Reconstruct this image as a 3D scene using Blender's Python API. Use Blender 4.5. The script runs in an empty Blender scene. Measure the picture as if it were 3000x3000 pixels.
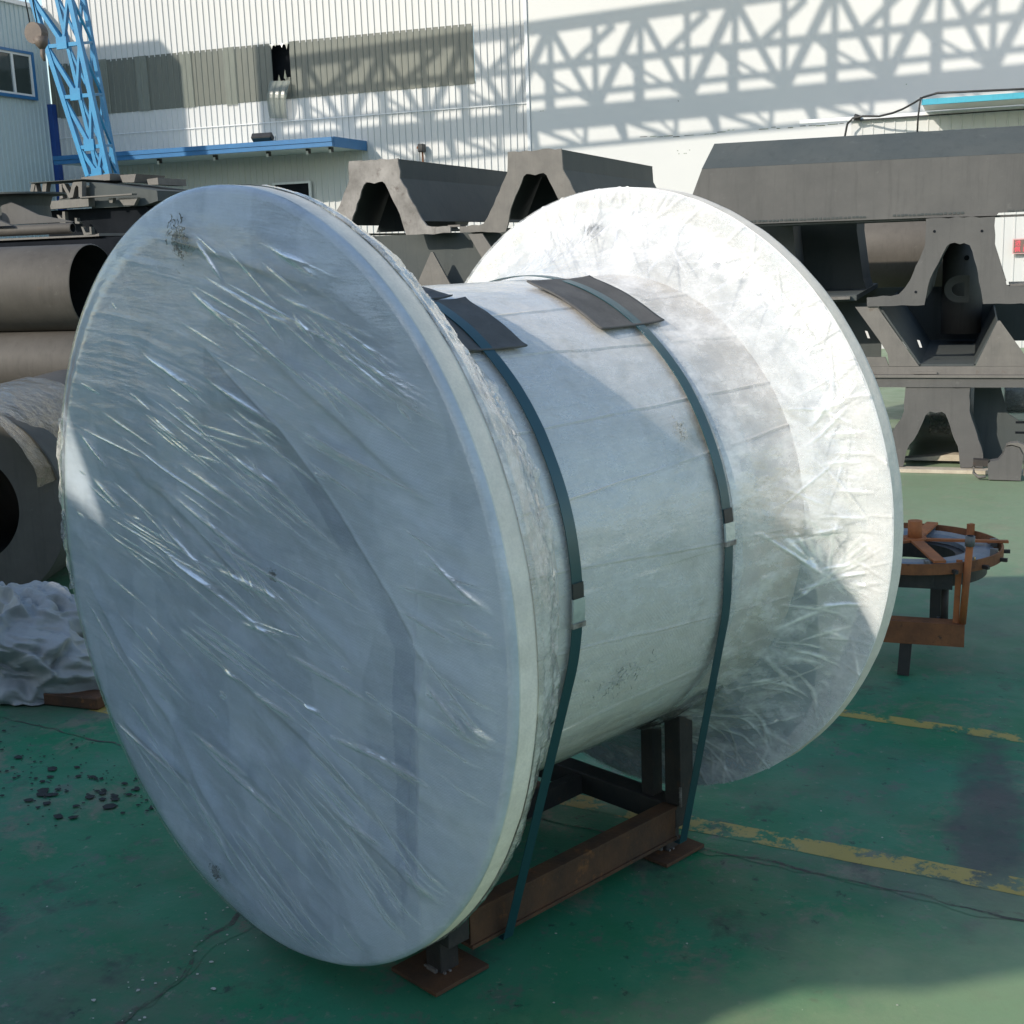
import bpy, bmesh, math, random
import numpy as np
from mathutils import Vector, Matrix
from mathutils.geometry import tessellate_polygon
R = math.radians
scene = bpy.context.scene

# ------------------------------------------------------------------ camera
cam_d = bpy.data.cameras.new("camera")
cam = bpy.data.objects.new("camera", cam_d)
scene.collection.objects.link(cam)
scene.camera = cam
_r = Vector((0.94168, 0.33456, -0.03615)); _u = Vector((-0.03522, 0.20482, 0.97817)); _f = Vector((-0.33466, 0.91985, -0.20465))
m = Matrix((( _r.x, _u.x, -_f.x, 0), (_r.y, _u.y, -_f.y, 0), (_r.z, _u.z, -_f.z, 1.82), (0, 0, 0, 1)))
cam.matrix_world = m
cam_d.sensor_width = 36.0
cam_d.lens = 36.0 * 3750.85 / 3000.0
cam_d.clip_start = 0.05
cam_d.clip_end = 500.0
scene.render.resolution_x = 1024
scene.render.resolution_y = 1024

# ------------------------------------------------------------------ light
SUN_EL = R(28.8)
SUN_AZ = 0.509           # light travels towards +Y turned this much towards +X
d = Vector((math.sin(SUN_AZ) * math.cos(SUN_EL), math.cos(SUN_AZ) * math.cos(SUN_EL), -math.sin(SUN_EL)))
world = bpy.data.worlds.new("World")
scene.world = world
world.use_nodes = True
wn = world.node_tree.nodes
wl = world.node_tree.links
bg = wn["Background"]
sky = wn.new("ShaderNodeTexSky")
sky.sky_type = 'NISHITA'
sky.sun_disc = False
sky.sun_elevation = SUN_EL
# the sun stands opposite to the direction the light travels
sky.sun_rotation = math.atan2(-d.x, -d.y)
sky.air_density = 1.2
sky.dust_density = 0.6
wl.new(sky.outputs[0], bg.inputs[0])
bg.inputs[1].default_value = 0.15
sun_d = bpy.data.lights.new("sun", 'SUN')
sun_d.energy = 2.75
sun_d.angle = R(0.55)
sun_d.color = (1.0, 0.92, 0.80)
sun = bpy.data.objects.new("sun", sun_d)
scene.collection.objects.link(sun)
sun.rotation_euler = d.to_track_quat('-Z', 'Y').to_euler()
scene.view_settings.view_transform = 'Standard'
scene.view_settings.look = 'None'
scene.view_settings.gamma = 1.0
scene.view_settings.exposure = 0.60
scene.view_settings.use_curve_mapping = False

random.seed(7)
rng = np.random.default_rng(11)
COL = scene.collection

# ------------------------------------------------------------------ noise (numpy)
def vnoise(x, y, seed=0):
    x = np.asarray(x, float); y = np.asarray(y, float)
    xi = np.floor(x).astype(np.int64); yi = np.floor(y).astype(np.int64)
    fx = x - xi; fy = y - yi
    fx = fx * fx * (3 - 2 * fx); fy = fy * fy * (3 - 2 * fy)
    def h(a, b):
        n = (a * 374761393 + b * 668265263 + seed * 1274126177) & 0xffffffff
        n = ((n ^ (n >> 13)) * 1274126177) & 0xffffffff
        n = n ^ (n >> 16)
        return (n & 0xffff) / 65535.0
    return (h(xi, yi) * (1 - fx) + h(xi + 1, yi) * fx) * (1 - fy) + (h(xi, yi + 1) * (1 - fx) + h(xi + 1, yi + 1) * fx) * fy - 0.5
def fbm(x, y, seed=0, o=4):
    s = 0; a = 1.0
    for i in range(o):
        s = s + a * vnoise(x * 2 ** i, y * 2 ** i, seed + i * 17); a *= 0.5
    return s
def ridge(x, y, seed=0, o=3):
    s = 0; a = 1.0
    for i in range(o):
        s = s + a * (0.5 - np.abs(vnoise(x * 2 ** i, y * 2 ** i, seed + i * 31)) * 2); a *= 0.5
    return s

# ------------------------------------------------------------------ materials
class NT:
    def __init__(self, name):
        self.m = bpy.data.materials.new(name); self.m.use_nodes = True
        self.t = self.m.node_tree; self.n = self.t.nodes; self.l = self.t.links
        self.b = self.n["Principled BSDF"]; self.out = self.n["Material Output"]
        self.co = self.n.new("ShaderNodeTexCoord")
    def coord(self, kind='Object', scale=(1, 1, 1), rot=(0, 0, 0)):
        mp = self.n.new("ShaderNodeMapping"); mp.inputs['Scale'].default_value = scale; mp.inputs['Rotation'].default_value = rot
        self.l.new(self.co.outputs[kind], mp.inputs[0]); return mp.outputs[0]
    def noise(self, scale, detail=4, rough=0.55, vec=None, dist=0.0):
        t = self.n.new("ShaderNodeTexNoise"); t.inputs['Scale'].default_value = scale
        t.inputs['Detail'].default_value = detail; t.inputs['Roughness'].default_value = rough; t.inputs['Distortion'].default_value = dist
        self.l.new(vec if vec is not None else self.coord(), t.inputs['Vector']); return t.outputs['Fac']
    def ramp(self, fac, stops):
        r = self.n.new("ShaderNodeValToRGB"); e = r.color_ramp.elements
        while len(e) < len(stops): e.new(0.5)
        for i, (p, c) in enumerate(stops):
            e[i].position = p; e[i].color = (c, c, c, 1) if isinstance(c, (int, float)) else (*c, 1)
        self.l.new(fac, r.inputs[0]); return r.outputs[0]
    def mix(self, fac, a, b, mode='MIX'):
        x = self.n.new("ShaderNodeMix"); x.data_type = 'RGBA'; x.blend_type = mode
        if isinstance(fac, (int, float)): x.inputs[0].default_value = fac
        else: self.l.new(fac, x.inputs[0])
        for i, v in ((6, a), (7, b)):
            if isinstance(v, tuple): x.inputs[i].default_value = (*v, 1)
            else: self.l.new(v, x.inputs[i])
        return x.outputs[2]
    def math(self, op, a, b=0.0):
        x = self.n.new("ShaderNodeMath"); x.operation = op
        for i, v in ((0, a), (1, b)):
            if isinstance(v, (int, float)): x.inputs[i].default_value = v
            else: self.l.new(v, x.inputs[i])
        return x.outputs[0]
    def set(self, color=None, rough=None, metal=None, spec=None):
        for k, v in (('Base Color', color), ('Roughness', rough), ('Metallic', metal), ('Specular IOR Level', spec)):
            if v is None: continue
            if isinstance(v, tuple): self.b.inputs[k].default_value = (*v, 1)
            elif isinstance(v, (int, float)): self.b.inputs[k].default_value = v
            else: self.l.new(v, self.b.inputs[k])
    def bump(self, h, strength=0.3, dist=0.01, target=None, chain=None):
        b = self.n.new("ShaderNodeBump"); b.inputs['Strength'].default_value = strength; b.inputs['Distance'].default_value = dist
        self.l.new(h, b.inputs['Height'])
        if chain is not None: self.l.new(chain, b.inputs['Normal'])
        if target is None: self.l.new(b.outputs[0], self.b.inputs['Normal'])
        return b.outputs[0]

def mat_simple(name, c1, c2, scale=6, rough=0.6, metal=0.0, bump=0.15, bscale=60, bd=0.004, spec=0.5, rust=None):
    k = NT(name)
    f = k.noise(scale, 6, 0.65)
    c = k.mix(k.ramp(f, [(0.35, 0.0), (0.68, 1.0)]), c1, c2)
    if rust:
        f2 = k.noise(scale * 2.3, 8, 0.7)
        c = k.mix(k.ramp(f2, [(rust[1], 0.0), (rust[1] + 0.12, 1.0)]), c, rust[0])
    run = k.noise(scale * 3, 7, 0.72, vec=k.coord(scale=(3.0, 3.0, 0.25)))
    c = k.mix(k.ramp(run, [(0.52, 0.0), (0.72, 0.38)]), c, tuple(x * 0.62 for x in c1)); c = k.mix(k.ramp(k.noise(scale * 5, 8, 0.75), [(0.60, 0.0), (0.70, 0.30)]), c, tuple(min(1, x * 1.5 + 0.02) for x in c2))
    k.set(color=c, rough=rough, metal=metal, spec=spec)
    k.bump(k.noise(bscale, 5, 0.6), bump, bd)
    return k.m

M = {}
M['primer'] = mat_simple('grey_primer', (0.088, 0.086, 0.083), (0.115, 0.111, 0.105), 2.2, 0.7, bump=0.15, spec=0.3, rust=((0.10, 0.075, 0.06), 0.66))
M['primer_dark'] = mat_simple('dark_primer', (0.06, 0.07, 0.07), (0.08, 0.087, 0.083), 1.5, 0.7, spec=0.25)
M['plate_edge'] = mat_simple('bare_steel_plate', (0.125, 0.117, 0.106), (0.17, 0.157, 0.14), 5, 0.6, bump=0.25, spec=0.4, rust=((0.12, 0.095, 0.075), 0.60))
M['plate_scuffed'] = mat_simple('scuffed_steel_plate', (0.135, 0.125, 0.113), (0.30, 0.28, 0.26), 3.2, 0.6, bump=0.3, spec=0.4, rust=((0.09, 0.07, 0.06), 0.56))
M['pipe'] = mat_simple('pipe_steel', (0.082, 0.073, 0.062), (0.108, 0.097, 0.083), 3, 0.62, bump=0.2, spec=0.35, rust=((0.13, 0.10, 0.075), 0.62))
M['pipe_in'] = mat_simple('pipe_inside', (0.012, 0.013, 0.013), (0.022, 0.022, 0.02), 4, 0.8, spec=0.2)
M['rust'] = mat_simple('rusty_steel', (0.26, 0.105, 0.045), (0.14, 0.062, 0.034), 9, 0.8, bump=0.5, bscale=80, spec=0.2, rust=((0.06, 0.04, 0.03), 0.60))
M['rust_dark'] = mat_simple('brown_rusted_channel', (0.115, 0.055, 0.028), (0.05, 0.032, 0.022), 7, 0.75, bump=0.5, bscale=80, spec=0.25, rust=((0.21, 0.088, 0.032), 0.58))
M['rust_orange'] = mat_simple('orange_rusted_steel', (0.42, 0.14, 0.045), (0.24, 0.09, 0.04), 11, 0.75, bump=0.4, spec=0.25)
M['dark_steel'] = mat_simple('dark_steel', (0.03, 0.027, 0.025), (0.05, 0.04, 0.034), 12, 0.55, bump=0.35, spec=0.4, rust=((0.085, 0.045, 0.026), 0.60))
M['weld'] = mat_simple('weld_bead', (0.30, 0.28, 0.25), (0.10, 0.08, 0.07), 40, 0.5, bump=0.6)
M['tyre'] = mat_simple('grey_ring_steel', (0.13, 0.15, 0.17), (0.2, 0.22, 0.24), 7, 0.45, spec=0.5)
M['rubber'] = mat_simple('rubber_sheet', (0.085, 0.082, 0.078), (0.125, 0.12, 0.112), 9, 0.75, bump=0.3, bscale=140, spec=0.25)
M['white_wall'] = None
k = NT('plaster_panel_white')
f = k.noise(0.6, 6, 0.6); f2 = k.noise(5, 8, 0.7, vec=k.coord(scale=(1, 1, 0.25)))
c = k.mix(k.ramp(f, [(0.3, 0.0), (0.8, 1.0)]), (0.63, 0.63, 0.612), (0.59, 0.592, 0.58))
c = k.mix(k.ramp(f2, [(0.62, 0.0), (0.85, 0.5)]), c, (0.6, 0.58, 0.53))
k.set(color=c, rough=0.75, spec=0.25); k.bump(k.noise(30, 5, 0.6), 0.1, 0.004); M['white_wall'] = k.m
k = NT('white_cladding')
f = k.noise(1.3, 5, 0.6, vec=k.coord(scale=(1, 1, 0.3))); f2 = k.noise(9, 8, 0.7, vec=k.coord(scale=(1.5, 1.5, 0.12)))
c = k.mix(f, (0.60, 0.60, 0.585), (0.54, 0.545, 0.54)); c = k.mix(k.ramp(f2, [(0.6, 0.0), (0.82, 0.6)]), c, (0.5, 0.47, 0.42))
k.set(color=c, rough=0.42, spec=0.4); M['cladding'] = k.m
k = NT('pale_blue_cladding')
f = k.noise(1.1, 5, 0.6, vec=k.coord(scale=(1, 1, 0.25)))
k.set(color=k.mix(f, (0.50, 0.58, 0.60), (0.42, 0.50, 0.53)), rough=0.45, spec=0.4); M['cladding_grey'] = k.m
k = NT('dirty_skylight')
f = k.noise(7, 8, 0.7, vec=k.coord(scale=(4, 1, 0.35))); f2 = k.noise(1.2, 4, 0.6, vec=k.coord(scale=(1.2, 1, 0.5)))
c = k.mix(f, (0.105, 0.112, 0.095), (0.20, 0.205, 0.172)); c = k.mix(k.ramp(f2, [(0.45, 0.0), (0.65, 0.8)]), c, (0.10, 0.115, 0.105))
k.set(color=c, rough=0.3, spec=0.5); M['skylight'] = k.m
k = NT('clear_torn_sheet')
f = k.noise(7, 8, 0.7, vec=k.coord(scale=(4, 1, 0.35)))
k.set(color=k.mix(f, (0.17, 0.185, 0.155), (0.30, 0.32, 0.28)), rough=0.25, spec=0.5); k.b.inputs['Alpha'].default_value = 0.72; M['torn'] = k.m
M['blue'] = mat_simple('blue_trim', (0.025, 0.135, 0.31), (0.03, 0.16, 0.36), 4, 0.4, bump=0.05)
M['navy'] = mat_simple('navy_column', (0.012, 0.05, 0.22), (0.015, 0.065, 0.26), 4, 0.5, bump=0.05)
M['cyan'] = mat_simple('cyan_trim', (0.05, 0.33, 0.45), (0.06, 0.38, 0.50), 4, 0.4, bump=0.05)
M['crane'] = mat_simple('crane_blue_paint', (0.008, 0.17, 0.36), (0.012, 0.22, 0.42), 5, 0.42, bump=0.1, rust=((0.08, 0.18, 0.25), 0.7))
M['hook'] = mat_simple('hook_block_paint', (0.13, 0.10, 0.08), (0.09, 0.07, 0.06), 8, 0.6)
M['black'] = mat_simple('black_plastic', (0.015, 0.015, 0.016), (0.03, 0.03, 0.03), 8, 0.5)
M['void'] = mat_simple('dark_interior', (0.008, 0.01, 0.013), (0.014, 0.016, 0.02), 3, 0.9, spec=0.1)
M['wood'] = mat_simple('pale_timber', (0.5, 0.44, 0.34), (0.4, 0.34, 0.26), 14, 0.8, bump=0.3)
M['upvc'] = mat_simple('white_window_frame', (0.75, 0.76, 0.76), (0.68, 0.69, 0.7), 6, 0.4, bump=0.03)
k = NT('window_glass'); k.set(color=(0.03, 0.045, 0.045), rough=0.06, spec=0.9); k.bump(k.noise(1.2, 3, 0.5), 0.08, 0.05); M['glass'] = k.m
M['seal'] = mat_simple('galvanised_seal', (0.55, 0.6, 0.6), (0.4, 0.45, 0.45), 20, 0.35, metal=0.6, bump=0.4)
k = NT('blue_green_steel_band')
f = k.noise(12, 4, 0.6)
k.set(color=k.mix(f, (0.012, 0.055, 0.07), (0.02, 0.075, 0.085)), rough=0.34, spec=0.6, metal=0.2); k.bump(k.noise(25, 3, 0.5), 0.05, 0.003); M['strap'] = k.m

# green painted yard floor
def ground_color(k):
    base = k.mix(k.ramp(k.noise(0.9, 6, 0.6), [(0.40, 0.0), (0.58, 1.0)]), (0.003, 0.155, 0.062), (0.030, 0.175, 0.095))
    base = k.mix(k.ramp(k.noise(0.75, 8, 0.68, vec=k.coord(scale=(1, 1.5, 1), rot=(0, 0, 0.4))), [(0.50, 0.0), (0.62, 0.6)]), base, (0.105, 0.115, 0.085))
    base = k.mix(k.ramp(k.noise(1.9, 10, 0.75, dist=0.4), [(0.55, 0.0), (0.63, 0.75)]), base, (0.17, 0.155, 0.115))
    base = k.mix(k.ramp(k.noise(6.5, 10, 0.78), [(0.55, 0.0), (0.62, 0.75)]), base, (0.10, 0.12, 0.10))
    base = k.mix(k.ramp(k.noise(24, 8, 0.75), [(0.60, 0.0), (0.68, 0.7)]), base, (0.22, 0.21, 0.17))
    base = k.mix(k.ramp(k.noise(16, 8, 0.75, vec=k.coord(rot=(0, 0, 1))), [(0.60, 0.0), (0.66, 0.8)]), base, (0.012, 0.03, 0.028))
    base = k.mix(k.ramp(k.noise(2.6, 9, 0.72), [(0.57, 0.0), (0.68, 0.75)]), base, (0.034, 0.038, 0.038))
    # scratches
    s = k.noise(3.5, 6, 0.7, vec=k.coord(scale=(1, 14, 1), rot=(0, 0, 0.9)))
    base = k.mix(k.ramp(s, [(0.66, 0.0), (0.74, 0.45)]), base, (0.22, 0.24, 0.19))
    # worn, bleached far yard, painted paler still to brighten the sunlit floor
    sp = k.n.new("ShaderNodeSeparateXYZ"); k.l.new(k.co.outputs['Object'], sp.inputs[0])
    y = k.math('ADD', sp.outputs[1], k.math('MULTIPLY', k.math('SUBTRACT', k.noise(0.8, 5, 0.6), 0.5), 4.0))
    w = k.n.new("ShaderNodeMapRange"); w.inputs[1].default_value = 4.8; w.inputs[2].default_value = 7.5; k.l.new(y, w.inputs[0])
    base = k.mix(k.math('MULTIPLY', w.outputs[0], 0.72), base, (0.27, 0.31, 0.20))
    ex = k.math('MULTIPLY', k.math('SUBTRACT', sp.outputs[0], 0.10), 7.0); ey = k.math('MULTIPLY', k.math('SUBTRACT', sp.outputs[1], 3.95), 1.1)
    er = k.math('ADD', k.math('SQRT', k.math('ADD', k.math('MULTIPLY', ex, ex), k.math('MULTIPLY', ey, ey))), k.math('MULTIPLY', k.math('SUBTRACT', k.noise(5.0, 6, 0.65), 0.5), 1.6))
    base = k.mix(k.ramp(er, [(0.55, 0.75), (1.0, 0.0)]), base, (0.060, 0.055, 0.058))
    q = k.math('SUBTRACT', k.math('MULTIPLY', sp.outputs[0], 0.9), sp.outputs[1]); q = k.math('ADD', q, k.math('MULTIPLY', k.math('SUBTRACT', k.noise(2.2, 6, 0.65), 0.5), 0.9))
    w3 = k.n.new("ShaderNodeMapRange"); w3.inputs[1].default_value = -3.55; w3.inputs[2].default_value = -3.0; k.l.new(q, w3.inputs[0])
    base = k.mix(k.math('MULTIPLY', w3.outputs[0], 0.8), base, (0.24, 0.32, 0.17))  # worn near floor, its colour lifted to paint in the sun patch
    return base
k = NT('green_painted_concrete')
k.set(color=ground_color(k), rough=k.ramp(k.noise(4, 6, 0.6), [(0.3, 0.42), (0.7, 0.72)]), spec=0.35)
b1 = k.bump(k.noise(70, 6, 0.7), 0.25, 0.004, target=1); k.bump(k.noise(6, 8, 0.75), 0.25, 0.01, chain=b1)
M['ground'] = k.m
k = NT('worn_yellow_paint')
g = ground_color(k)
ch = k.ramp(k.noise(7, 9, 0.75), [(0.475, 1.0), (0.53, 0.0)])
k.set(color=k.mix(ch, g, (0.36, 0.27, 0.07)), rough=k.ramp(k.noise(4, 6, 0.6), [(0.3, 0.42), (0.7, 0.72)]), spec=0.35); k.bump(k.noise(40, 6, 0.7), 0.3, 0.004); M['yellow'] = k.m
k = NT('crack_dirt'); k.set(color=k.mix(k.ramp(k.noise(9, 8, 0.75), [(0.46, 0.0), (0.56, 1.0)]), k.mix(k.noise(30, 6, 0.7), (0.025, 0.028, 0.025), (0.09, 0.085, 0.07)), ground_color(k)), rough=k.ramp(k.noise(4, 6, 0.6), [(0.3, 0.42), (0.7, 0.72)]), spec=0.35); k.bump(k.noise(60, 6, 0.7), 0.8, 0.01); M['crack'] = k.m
M['yellow_plain'] = mat_simple('yellow_tin', (0.75, 0.40, 0.02), (0.6, 0.32, 0.02), 6, 0.4)
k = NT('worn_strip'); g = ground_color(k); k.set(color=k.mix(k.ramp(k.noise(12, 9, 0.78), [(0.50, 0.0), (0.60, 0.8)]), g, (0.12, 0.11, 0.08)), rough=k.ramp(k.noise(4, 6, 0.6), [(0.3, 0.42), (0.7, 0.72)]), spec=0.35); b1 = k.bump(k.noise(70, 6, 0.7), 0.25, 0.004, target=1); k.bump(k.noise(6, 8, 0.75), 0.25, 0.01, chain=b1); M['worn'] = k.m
M['flake'] = mat_simple('black_flakes', (0.006, 0.009, 0.009), (0.014, 0.018, 0.018), 30, 0.8)
M['grit'] = mat_simple('pale_grit', (0.35, 0.34, 0.3), (0.5, 0.48, 0.42), 30, 0.8)

# wrapping fabric, with strips that overlap and a fine weave
def fabric(name, c1, c2, ang, dirt=0.0, gloss=0.0, warm=None, streak=None, bare=False, sheet=False):
    k = NT(name)
    v = k.coord(rot=(0, ang, 0))
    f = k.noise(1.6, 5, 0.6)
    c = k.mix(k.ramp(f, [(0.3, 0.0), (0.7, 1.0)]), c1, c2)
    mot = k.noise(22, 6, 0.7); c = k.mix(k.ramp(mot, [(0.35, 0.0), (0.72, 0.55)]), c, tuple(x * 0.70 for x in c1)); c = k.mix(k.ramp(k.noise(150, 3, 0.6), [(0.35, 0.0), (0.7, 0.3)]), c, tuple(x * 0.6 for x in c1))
    # overlap strips show darker where cloth is doubled under the film
    w = k.n.new("ShaderNodeTexNoise"); w.noise_dimensions = '1D'; w.inputs['Scale'].default_value = 4.2; w.inputs['Detail'].default_value = 1.5
    sp = k.n.new("ShaderNodeSeparateXYZ"); k.l.new(v, sp.inputs[0]); k.l.new(sp.outputs[0], w.inputs['W'])
    c = k.mix(k.ramp(w.outputs['Fac'], [(0.50, 0.0), (0.515, 0.22), (0.60, 0.1), (0.61, 0.0)]), c, tuple(x * 0.62 for x in c1))
    if streak:
        s = k.noise(streak, 7, 0.7, vec=k.coord(scale=(1, 1, 14), rot=(0, R(-22), 0)))
        c = k.mix(k.ramp(s, [(0.45, 0.0), (0.7, 0.3)]), c, tuple(x * 0.6 for x in c1))
    if dirt:
        dd = k.noise(2.6, 8, 0.72); d2 = k.noise(11, 8, 0.75)
        c = k.mix(k.math('MULTIPLY', k.ramp(dd, [(0.52, 0.0), (0.70, dirt)]), k.ramp(d2, [(0.3, 0.35), (0.65, 1.0)])), c, (0.30, 0.26, 0.16))
    if sheet:
        sa = k.n.new("ShaderNodeAttribute"); sa.attribute_name = 'sheet'
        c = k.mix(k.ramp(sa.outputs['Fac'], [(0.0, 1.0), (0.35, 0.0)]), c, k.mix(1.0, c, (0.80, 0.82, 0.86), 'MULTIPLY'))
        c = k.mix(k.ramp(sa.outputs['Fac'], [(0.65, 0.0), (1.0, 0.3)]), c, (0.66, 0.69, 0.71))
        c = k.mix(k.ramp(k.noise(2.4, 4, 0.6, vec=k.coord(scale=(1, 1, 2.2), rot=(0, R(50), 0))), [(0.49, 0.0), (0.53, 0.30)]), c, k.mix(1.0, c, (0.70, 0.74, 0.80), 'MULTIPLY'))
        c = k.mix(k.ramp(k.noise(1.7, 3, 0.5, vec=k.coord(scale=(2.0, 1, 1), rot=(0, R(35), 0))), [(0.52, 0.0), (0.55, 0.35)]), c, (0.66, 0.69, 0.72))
    if bare:
        ab = k.n.new("ShaderNodeAttribute"); ab.attribute_name = 'bare'
        bc = k.mix(k.ramp(k.noise(3.2, 5, 0.6), [(0.4, 0.0), (0.6, 1.0)]), (0.47, 0.51, 0.50), (0.36, 0.40, 0.45))
        c = k.mix(ab.outputs['Fac'], c, bc)
    k.set(color=c, rough=0.8 - gloss, spec=0.25 + gloss * 0.5)
    wv = k.n.new("ShaderNodeTexWave"); wv.inputs['Scale'].default_value = 60; wv.bands_direction = 'DIAGONAL'; k.l.new(v, wv.inputs['Vector'])
    wv2 = k.n.new("ShaderNodeTexWave"); wv2.inputs['Scale'].default_value = 60; wv2.bands_direction = 'Z'; k.l.new(v, wv2.inputs['Vector'])
    h = k.math('MULTIPLY', wv.outputs['Fac'], wv2.outputs['Fac'])
    b1 = k.bump(h, 0.18, 0.0015, target=1); b2 = k.bump(k.noise(45, 5, 0.7), 0.25, 0.003, target=1, chain=b1)
    k.bump(k.noise(7, 5, 0.6), 0.35, 0.012, chain=b2)
    return k
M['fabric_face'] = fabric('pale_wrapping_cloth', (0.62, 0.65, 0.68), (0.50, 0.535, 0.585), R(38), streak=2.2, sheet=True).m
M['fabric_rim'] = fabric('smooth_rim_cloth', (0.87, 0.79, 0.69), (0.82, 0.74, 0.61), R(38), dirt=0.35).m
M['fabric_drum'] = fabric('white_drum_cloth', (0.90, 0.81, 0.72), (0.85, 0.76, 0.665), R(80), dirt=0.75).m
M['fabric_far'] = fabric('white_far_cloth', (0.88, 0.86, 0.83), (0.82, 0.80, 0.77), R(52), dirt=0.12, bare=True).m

# clear stretch film: mostly see-through, glossy where wrinkled
def film(name, haze=0.10, rough=0.10, tint=(0.9, 0.93, 0.95), bs=18, bst=0.6, ang=22, stretch=7, spec=1.0, fmin=0.06, hcol=(0.8, 0.82, 0.84), layers=0.0):
    k = NT(name)
    k.n.remove(k.b)
    tr = k.n.new("ShaderNodeBsdfTransparent"); tr.inputs[0].default_value = (*tint, 1)
    gl = k.n.new("ShaderNodeBsdfGlossy"); gl.inputs['Roughness'].default_value = rough; gl.inputs[0].default_value = (1, 1, 1, 1)
    df = k.n.new("ShaderNodeBsdfDiffuse"); df.inputs[0].default_value = (*hcol, 1)
    vec = k.coord(scale=(1, 1, stretch), rot=(0, R(ang), 0))
    h = k.noise(bs / 4, 6, 0.65, vec=vec, dist=0.4)
    b = k.n.new("ShaderNodeBump"); b.inputs['Strength'].default_value = bst; b.inputs['Distance'].default_value = 0.012; k.l.new(h, b.inputs['Height'])
    fr = k.n.new("ShaderNodeLayerWeight"); fr.inputs['Blend'].default_value = 0.5
    for x in (gl, fr, df): k.l.new(b.outputs[0], x.inputs['Normal'])
    fr_o = k.math('POWER', fr.outputs['Facing'], 4.0)
    m1 = k.n.new("ShaderNodeMixShader"); hz = k.ramp(k.noise(bs / 3, 6, 0.7, vec=vec), [(0.4, haze * 0.4), (0.75, haze * 2.2)])
    if layers:
        at0 = k.n.new("ShaderNodeAttribute"); at0.attribute_name = 'layers'; hz = k.math('ADD', hz, k.math('MULTIPLY', at0.outputs['Fac'], 0.55))
    k.l.new(hz, m1.inputs[0]); k.l.new(tr.outputs[0], m1.inputs[1]); k.l.new(df.outputs[0], m1.inputs[2])
    m2 = k.n.new("ShaderNodeMixShader"); fac = k.math('MAXIMUM', k.math('MULTIPLY', fr_o, spec), fmin)
    if layers:   # film lies in more layers along the stretch lines, so it mirrors more there
        at = k.n.new("ShaderNodeAttribute"); at.attribute_name = 'layers'
        fac = k.math('ADD', fac, k.math('MULTIPLY', k.ramp(at.outputs['Fac'], [(0.25, 0.0), (0.85, 1.0)]), layers))
    k.l.new(fac, m2.inputs[0]); k.l.new(m1.outputs[0], m2.inputs[1]); k.l.new(gl.outputs[0], m2.inputs[2])
    k.l.new(m2.outputs[0], k.out.inputs['Surface'])
    return k.m
M['film_face'] = film('clear_stretch_film', 0.06, 0.09, bs=16, bst=0.35, stretch=6, ang=-22, spec=0.9, fmin=0.06, layers=0.36)
M['film_skirt'] = film('crumpled_stretch_film', 0.45, 0.14, bs=40, bst=0.6, stretch=1.5, spec=1.2, hcol=(0.74, 0.71, 0.66))
M['film_far'] = film('sunlit_stretch_film', 0.33, 0.085, bs=26, bst=0.45, stretch=1.6, spec=1.2, fmin=0.10, layers=0.25, hcol=(0.92, 0.90, 0.87))
M['film_drum'] = film('drum_stretch_film', 0.24, 0.22, bs=22, bst=0.35, stretch=2.5, ang=70, spec=0.8)
M['film_gold'] = film('yellowish_film', 0.22, 0.18, tint=(0.8, 0.70, 0.5), bs=50, bst=0.7, stretch=1.5, spec=1.2, hcol=(0.22, 0.17, 0.10))
k = NT('grey_tarpaulin')
c = k.mix(k.noise(4, 6, 0.65), (0.38, 0.39, 0.38), (0.22, 0.235, 0.235)); c = k.mix(k.ramp(k.noise(2.5, 7, 0.7), [(0.56, 0.0), (0.7, 0.7)]), c, (0.14, 0.14, 0.13))
k.set(color=c, rough=0.55, spec=0.35); k.bump(k.noise(14, 6, 0.7), 0.5, 0.015); M['tarp'] = k.m

# ------------------------------------------------------------------ geometry helpers
def link(name, mesh, mat, parent=None, smooth=False):
    if mat is not None: mesh.materials.append(M[mat] if isinstance(mat, str) else mat)
    mesh.polygons.foreach_set('use_smooth', [bool(smooth)] * len(mesh.polygons)); mesh.update()
    o = bpy.data.objects.new(name, mesh); COL.objects.link(o)
    if parent is not None: o.parent = parent
    return o
def from_bm(bm, name, mat, parent=None, smooth=False, bevel=0.0):
    bmesh.ops.recalc_face_normals(bm, faces=bm.faces)
    if bevel > 0:
        bmesh.ops.bevel(bm, geom=[e for e in bm.edges if len(e.link_faces) == 2 and e.calc_face_angle(0) > 0.5], offset=bevel, segments=1, affect='EDGES', clamp_overlap=True)
    me = bpy.data.meshes.new(name); bm.to_mesh(me); bm.free()
    return link(name, me, mat, parent, smooth)
def thing(name, label, cat, loc=(0, 0, 0), rz=0.0, group=None):
    o = bpy.data.objects.new(name, None); COL.objects.link(o); o.location = loc; o.rotation_euler = (0, 0, rz)
    o.empty_display_size = 0.2
    return tag(o, label, cat, group)
def tag(o, label, cat, group=None):
    o['label'] = label; o['category'] = cat
    if group: o['group'] = group
    return o
def struct(o): o['kind'] = 'structure'; return o
def add_box(bm, x0, x1, y0, y1, z0, z1):
    v = [bm.verts.new(p) for p in ((x0, y0, z0), (x1, y0, z0), (x1, y1, z0), (x0, y1, z0), (x0, y0, z1), (x1, y0, z1), (x1, y1, z1), (x0, y1, z1))]
    for f in ((0, 1, 2, 3), (4, 7, 6, 5), (0, 4, 5, 1), (1, 5, 6, 2), (2, 6, 7, 3), (3, 7, 4, 0)): bm.faces.new([v[i] for i in f])
def box(name, mat, x0, x1, y0, y1, z0, z1, parent=None, bevel=0.0):
    bm = bmesh.new(); add_box(bm, x0, x1, y0, y1, z0, z1); return from_bm(bm, name, mat, parent, bevel=bevel)
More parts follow.
